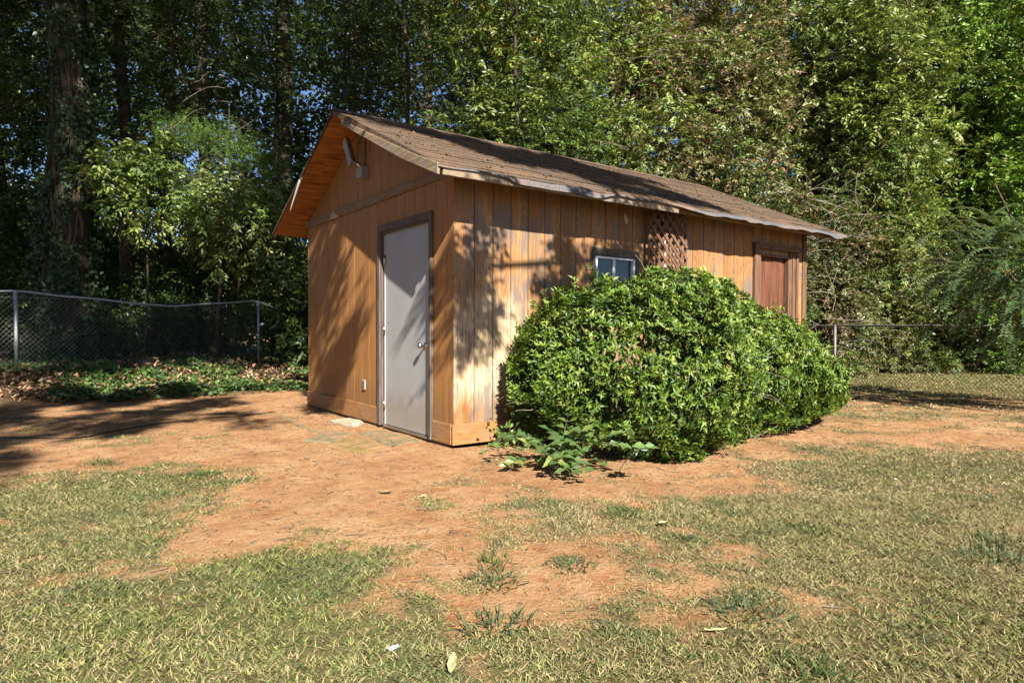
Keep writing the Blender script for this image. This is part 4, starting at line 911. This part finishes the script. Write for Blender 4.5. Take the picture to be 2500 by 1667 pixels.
def dryleaf(name, label, x, y, z, L, W, col, rot, group=None, curl=.35, roll=.3):
    vs, fs = [], []; N_ = 8
    for i in range(N_+1):
        t_ = i/N_; w = W*math.sin(PI*min(1, t_*.92+.04))**.8*(1+.12*math.sin(t_*19)); zc_ = curl*L*(t_-.45)**2
        for s in (-1, -.5, 0, .5, 1): vs.append(((t_-.5)*L, s*w/2, zc_+abs(s)*w*roll+.004+.002*math.sin(9*t_+3*s)))
    for i in range(N_):
        for j in range(4): a = i*5+j; fs.append((a, a+1, a+6, a+5))
    me = bpy.data.meshes.new(name); me.from_pydata(vs, [], fs); me.update(); me.color_attributes.new('Col', 'FLOAT_COLOR', 'POINT').data.foreach_set('color', np.tile((*col, 1), (len(vs), 1)).astype(np.float32).ravel())
    o = link(name, me, M['dry_leaf']); m_ = o.modifiers.new('thick', 'SOLIDIFY'); m_.thickness = .0015
    o.location = (x, y, z); o.rotation_euler = rot; return tag(o, label, 'leaf', group)
TAN = (.42, .33, .17)
dryleaf('dry_leaf', 'large pale yellow-green leaf lying in the grass at the bottom centre', -1.93, -3.23, gz(-1.93, -3.23)+.016, .085, .028, (.36, .33, .16), (0, -.2, .9))
dryleaf('dry_leaf', 'brown curled leaf lying alone on the bare dirt', -1.17, -1.12, gz(-1.17, -1.12)+.004, .09, .04, (.30, .17, .08), (0, 0, -.5), None, 1.2)
dryleaf('dry_leaf', 'pale leaf blade on the dirt below the curled brown leaf', -1.02, -1.33, gz(-1.02, -1.33)+.004, .05, .02, (.5, .42, .22), (0, 0, -.2))
dryleaf('dry_leaf', 'pale leaf lying on the far right lawn', 1.95, -2.85, gz(1.95, -2.85)+.015, .06, .02, (.38, .32, .2), (.2, 0, .4))
dryleaf('dry_leaf', 'tan curled leaf lying in the mid right grass', -.25, -2.62, gz(-.25, -2.62)+.02, .09, .035, TAN, (0, .2, .3))
dryleaf('dry_leaf', 'thin yellowish leaf blade near the bottom right of centre', -1.05, -3.55, gz(-1.05, -3.55)+.012, .08, .010, (.36, .32, .15), (.1, 0, -.6))
dryleaf('dry_leaf', 'dead curled leaf hanging under the eave above the window', 1.93, -.20, 2.20, .12, .05, (.42, .33, .24), (.3, 1.2, .4), None, .6)
dryleaf('dry_leaf', 'light leaf resting on the middle of the roof', 3.9, .55, rooft(.55)+.035, .10, .05, (.55, .45, .22), (.4, 0, .4))
# crumpled white scrap
sv = rng.normal(size=(60, 3))*np.array([.008, .006, .003]); bmx = bmesh.new(); [bmx.verts.new(q) for q in sv]; bmesh.ops.convex_hull(bmx, input=bmx.verts[:])
me = bpy.data.meshes.new('paper_scrap'); bmx.to_mesh(me); bmx.free(); o = link('paper_scrap', me, plain('white_paper', (.62, .6, .6), .6)); o.location = (-2.03, -3.02, gz(-2.03, -3.02)+.02); tag(o, 'small crumpled white scrap in the grass at the bottom left of centre', 'litter')

# dark green weed clumps, one by one
for (x, y), lab, s, col in [((-1.3, -2.52), 'short dark green tuft at the edge of the bare centre patch', .75, 0), ((-1.42, -2.72), 'grey-green tuft below the bare centre patch', .9, 1), ((-1.05, -2.78), 'blue-green tuft right of the grey-green one', .8, 1), ((-.25, -2.32), 'broad dark tuft in front of the bush', 1.0, 0), ((-.30, -2.80), 'small dark tuft in the thin grass right of centre', .7, 1),
    ((.89, -3.78), 'dark clump by the right edge, the farther of two', 1.0, 1), ((.61, -3.88), 'wide dark blue-green clump by the right edge, the nearer of two', 1.35, 1), ((-.80, -3.50), 'star-shaped weed clump low at the right of centre', 1.15, 1), ((-1.04, -3.90), 'dark tuft at the bottom edge, right of centre', .95, 0), ((-1.66, -3.06), 'dark patchy tuft at the bottom centre', 1.0, 1), ((-2.03, .12), 'dark green tuft where the left lawn meets the dirt', .9, 0), ((-2.62, 1.02), 'shaded tuft at the left on the dirt', .9, 0), ((.35, -3.15), 'faint green tuft in the right lawn', .8, 0)]:
    n = int(170*s); th = rng.uniform(0, 6.28, n); rd = rng.random(n)**.8*.11*s; pos = np.stack([x+np.cos(th)*rd*1.2, y+np.sin(th)*rd*1.2, height(x+np.cos(th)*rd, y+np.sin(th)*rd)-.003], 1)
    d = np.stack([np.cos(th), np.sin(th), rng.uniform(.1, 1.4, n)], 1)+rng.normal(size=(n, 3))*.7; d[:, 2] = np.abs(d[:, 2]); V, F = leafmesh(pos, d, np.array([0, 0, 1.])+rng.normal(size=(n, 3))*.4, rng.uniform(.03, .075, n)*min(1.1, s), rng.uniform(.004, .007, n))
    t_ = link('weed_clump', npmesh('weed_clump', V-np.array([x, y, gz(x, y)]), F, colours(n, np.arange(n)//12, (((.07, .12, .035), (.12, .17, .05)), ((.07, .115, .05), (.13, .17, .08)))[col], (2, 1))), M['blade']); t_.location = (x, y, gz(x, y)); tag(t_, lab, 'weed', 'dark green weed tufts in the lawn')

# ------------------------------------------------------------------ grass
STRAW = np.array((.40, .325, .165)); GRN = np.array((.105, .15, .04)); YGR = np.array((.30, .30, .10)); DEAD = np.array((.15, .10, .055)); GRAYG = np.array((.14, .165, .07))
def grass(n, D0, D1, L, W, minc=.0, name='lawn_grass', label='short patchy dry lawn grass', keepf=None, b0=-.92, b1=.92):
    u = rng.random(n); D = np.sqrt(D0**2+u*(D1**2-D0**2)); b = rng.uniform(b0, b1, n)
    q = CAM[:2]+np.array([math.cos(YAW), math.sin(YAW)])*D[:, None]+np.array([math.sin(YAW), -math.cos(YAW)])*(b*D)[:, None]
    x, y = q[:, 0], q[:, 1]; c = cover(x, y); cl_ = .35+1.1*sstep(.30, .62, fbm(x, y, 16, 61, 2)); ok = rng.random(n) < np.clip(c*cl_, 0, 1)+minc
    ok &= ~((x > -.02) & (x < SL+.02) & (y > -.03) & (y < SW+.1)); ok &= ((x-FP[0])*FN[0]+(y-FP[1])*FN[1] < -1.9) | (x > 6)
    if keepf is not None: ok &= keepf(x, y)
    x, y, D, c = x[ok], y[ok], D[ok], c[ok]; n = len(x)
    pos = np.stack([x, y, height(x, y)-.004], 1)
    a = rng.uniform(0, 2*PI, n)+2.2*fbm(x, y, 3., 71, 2)*2; d = np.stack([np.cos(a), np.sin(a), rng.uniform(.12, 1.25, n)], 1)
    V, F = leafmesh(pos, d, np.array([0, 0, 1.])+rng.normal(size=(n, 3))*.45, L*rng.uniform(.45, 1.35, n)*(.55+.45*c), W*rng.uniform(.6, 1.3, n), .25)
    left = sstep(-.6, -2.3, x+.15*y)*(1-sstep(5, 8, x)); far = sstep(8.5, 10, x)
    g = .28+.26*left+.22*far+.9*(fbm(x, y, 1.5, 81, 3)-.5); k = rng.random(n)
    cl2 = np.where((k < g*.62)[:, None], GRN, np.where((k < g*1.05)[:, None], YGR, np.where((k > .93)[:, None], DEAD, STRAW)))
    gg = fbm(x, y, 2.6, 91, 2) > .64; cl2 = np.where((gg & (rng.random(n) < .5))[:, None], GRAYG, cl2)
    cl2 = cl2*rng.uniform(.72, 1.25, (n, 1)); return V, F, np.repeat(cl2, 4, 0)
parts = [grass(310000, 1.55, 4.2, .036, .0029), grass(250000, 4.2, 8.5, .038, .0046), grass(80000, 8.5, 21, .05, .013, .0, b0=.25, b1=1.0), grass(70000, 2.4, 9, .024, .0026, .13)]
k = 0; Vs, Fs, Cs = [], [], []
for V, F, c in parts: Vs.append(V); Fs.append(F+k); Cs.append(c); k += len(V)
tag(link('lawn_grass', npmesh('lawn_grass', np.concatenate(Vs), np.concatenate(Fs), np.concatenate(Cs)), M['blade']), 'short patchy dry lawn grass, greener at the left', 'grass', None, 'stuff')
# debris on the bare dirt: twigs, bits of thatch, crumbs of clay
n = 9000; D = np.sqrt(rng.uniform(2.4**2, 10**2, n)); b = rng.uniform(-.85, .85, n); q = CAM[:2]+np.array([math.cos(YAW), math.sin(YAW)])*D[:, None]+np.array([math.sin(YAW), -math.cos(YAW)])*(b*D)[:, None]
ok = ~((q[:, 0] > -.05) & (q[:, 1] > -.05) & (q[:, 0] < SL) & (q[:, 1] < SW)); q = q[ok]; n = len(q); z = height(q[:, 0], q[:, 1])
a = rng.uniform(0, 6.28, n); A = np.stack([q[:, 0], q[:, 1], z+.004], 1); ln = np.minimum(rng.exponential(.022, n)+.006, .14); B = A+np.stack([np.cos(a)*ln, np.sin(a)*ln, rng.uniform(-.002, .012, n)], 1)
V, F = ntubes(A, B, rng.uniform(.0008, .0030, n)); tag(link('ground_twigs', npmesh('ground_twigs', V, F), M['twig']), 'tiny twigs and stalks strewn over the red dirt', 'debris', None, 'stuff')
n = 6500; D = np.sqrt(rng.uniform(2.4**2, 10.5**2, n)); b = rng.uniform(-.85, .8, n); q = CAM[:2]+np.array([math.cos(YAW), math.sin(YAW)])*D[:, None]+np.array([math.sin(YAW), -math.cos(YAW)])*(b*D)[:, None]
ok = ~((q[:, 0] > -.05) & (q[:, 1] > -.05) & (q[:, 0] < SL) & (q[:, 1] < SW)); q = q[ok]; n = len(q); A = np.stack([q[:, 0], q[:, 1], height(q[:, 0], q[:, 1])-.002], 1); s = np.minimum(rng.exponential(.002, n)+.0015, .009)
V, F = ntubes(A, A+np.stack([s*.5, s*.3, s*.9], 1), s, s*.7, 5)
tag(link('clay_crumbs', npmesh('clay_crumbs', V, F), plain('clay_crumb', (.36, .16, .065), .95, 0, .4, 6)), 'small crumbs of red clay lying on the bare dirt', 'pebbles', None, 'stuff')
# leaf litter and ground ivy on the bank under the left fence
def bank_pts(n, d0, d1, s0=-4, s1=6.6):
    s = rng.uniform(s0, s1, n); d = rng.uniform(d0, d1, n); return FP[0]+FT[0]*s+FN[0]*d, FP[1]+FT[1]*s+FN[1]*d, s, d
x, y, s, d = bank_pts(15000, -2.9, 3.5); ok = (fbm(x, y, 1.1, 55, 3)+.25*sstep(-1.9, -2.6, d)*0+.10*(d > -.4)-.38*sstep(-1.5, -2.9, d) > .36+.1*rng.random(len(x))) & ~((x > -.1) & (y < SW+.1) & (x < 6)); x, y = x[ok], y[ok]; n = len(x)
V, F = leafmesh(np.stack([x, y, height(x, y)+rng.exponential(.03, n)], 1), rng.normal(size=(n, 3))*np.array([1, 1, .5]), np.array([0, 0, 1.])+rng.normal(size=(n, 3))*.7, rng.uniform(.05, .12, n), rng.uniform(.03, .075, n), .3)
tag(link('leaf_litter', npmesh('leaf_litter', V, F, colours(n, (vnoise(x, y, 3, 5)*30).astype(int), ((.36, .21, .11), (.24, .14, .075), (.48, .33, .20), (.14, .09, .055)), (4, 3, 2, 2))), M['dry_leaf']), 'brown dead leaves heaped along the bank under the left fence', 'dead leaves', None, 'stuff')
x, y, s, d = bank_pts(30000, -2.6, 1.6); ok = (fbm(x, y, 1.3, 65, 3) > .43+.08*rng.random(len(x))+.10*sstep(-1.6, -2.6, d)) & ~((x > -.1) & (y < SW+.1) & (x < 6)); x, y = x[ok], y[ok]; n = len(x)
V, F = leafmesh(np.stack([x, y, height(x, y)+.02+rng.uniform(0, .14, n)*vnoise(x, y, 2, 8)], 1), rng.normal(size=(n, 3))*np.array([1, 1, .4]), np.array([-.2, -.4, 1.])+rng.normal(size=(n, 3))*.4, rng.uniform(.05, .09, n), rng.uniform(.04, .07, n), .12)
tag(link('ground_ivy', npmesh('ground_ivy', V, F, colours(n, (vnoise(x, y, 3, 9)*30).astype(int), ((.07, .14, .03), (.12, .20, .045), (.045, .085, .03)), (4, 2, 3))), M['gloss_leaf']), 'green ivy creeping over the bank under the left fence', 'ivy', None, 'stuff')
# leaves and needles lying on the roof
n = 520; x = rng.uniform(-.3, 6.0, n); s = rng.uniform(.05, SLEN-.05, n)
n1 = np.array([0, -RS, 1.])/SN; base = np.array([rp(0, a, b_, .026) for a, b_ in zip(x, s)]); dr = rng.normal(size=(n, 3)); dr -= (dr@n1)[:, None]*n1
V, F = leafmesh(base, dr, n1+rng.normal(size=(n, 3))*.35, rng.uniform(.015, .05, n), rng.uniform(.008, .02, n), .35)
tag(link('roof_leaf_litter', npmesh('roof_leaf_litter', V, F, colours(n, np.arange(n)//7, ((.12, .055, .03), (.28, .16, .08), (.45, .36, .18)), (5, 2, .6))), M['dry_leaf']), 'dark dead leaves scattered over the near roof slope', 'dead leaves', None, 'stuff')
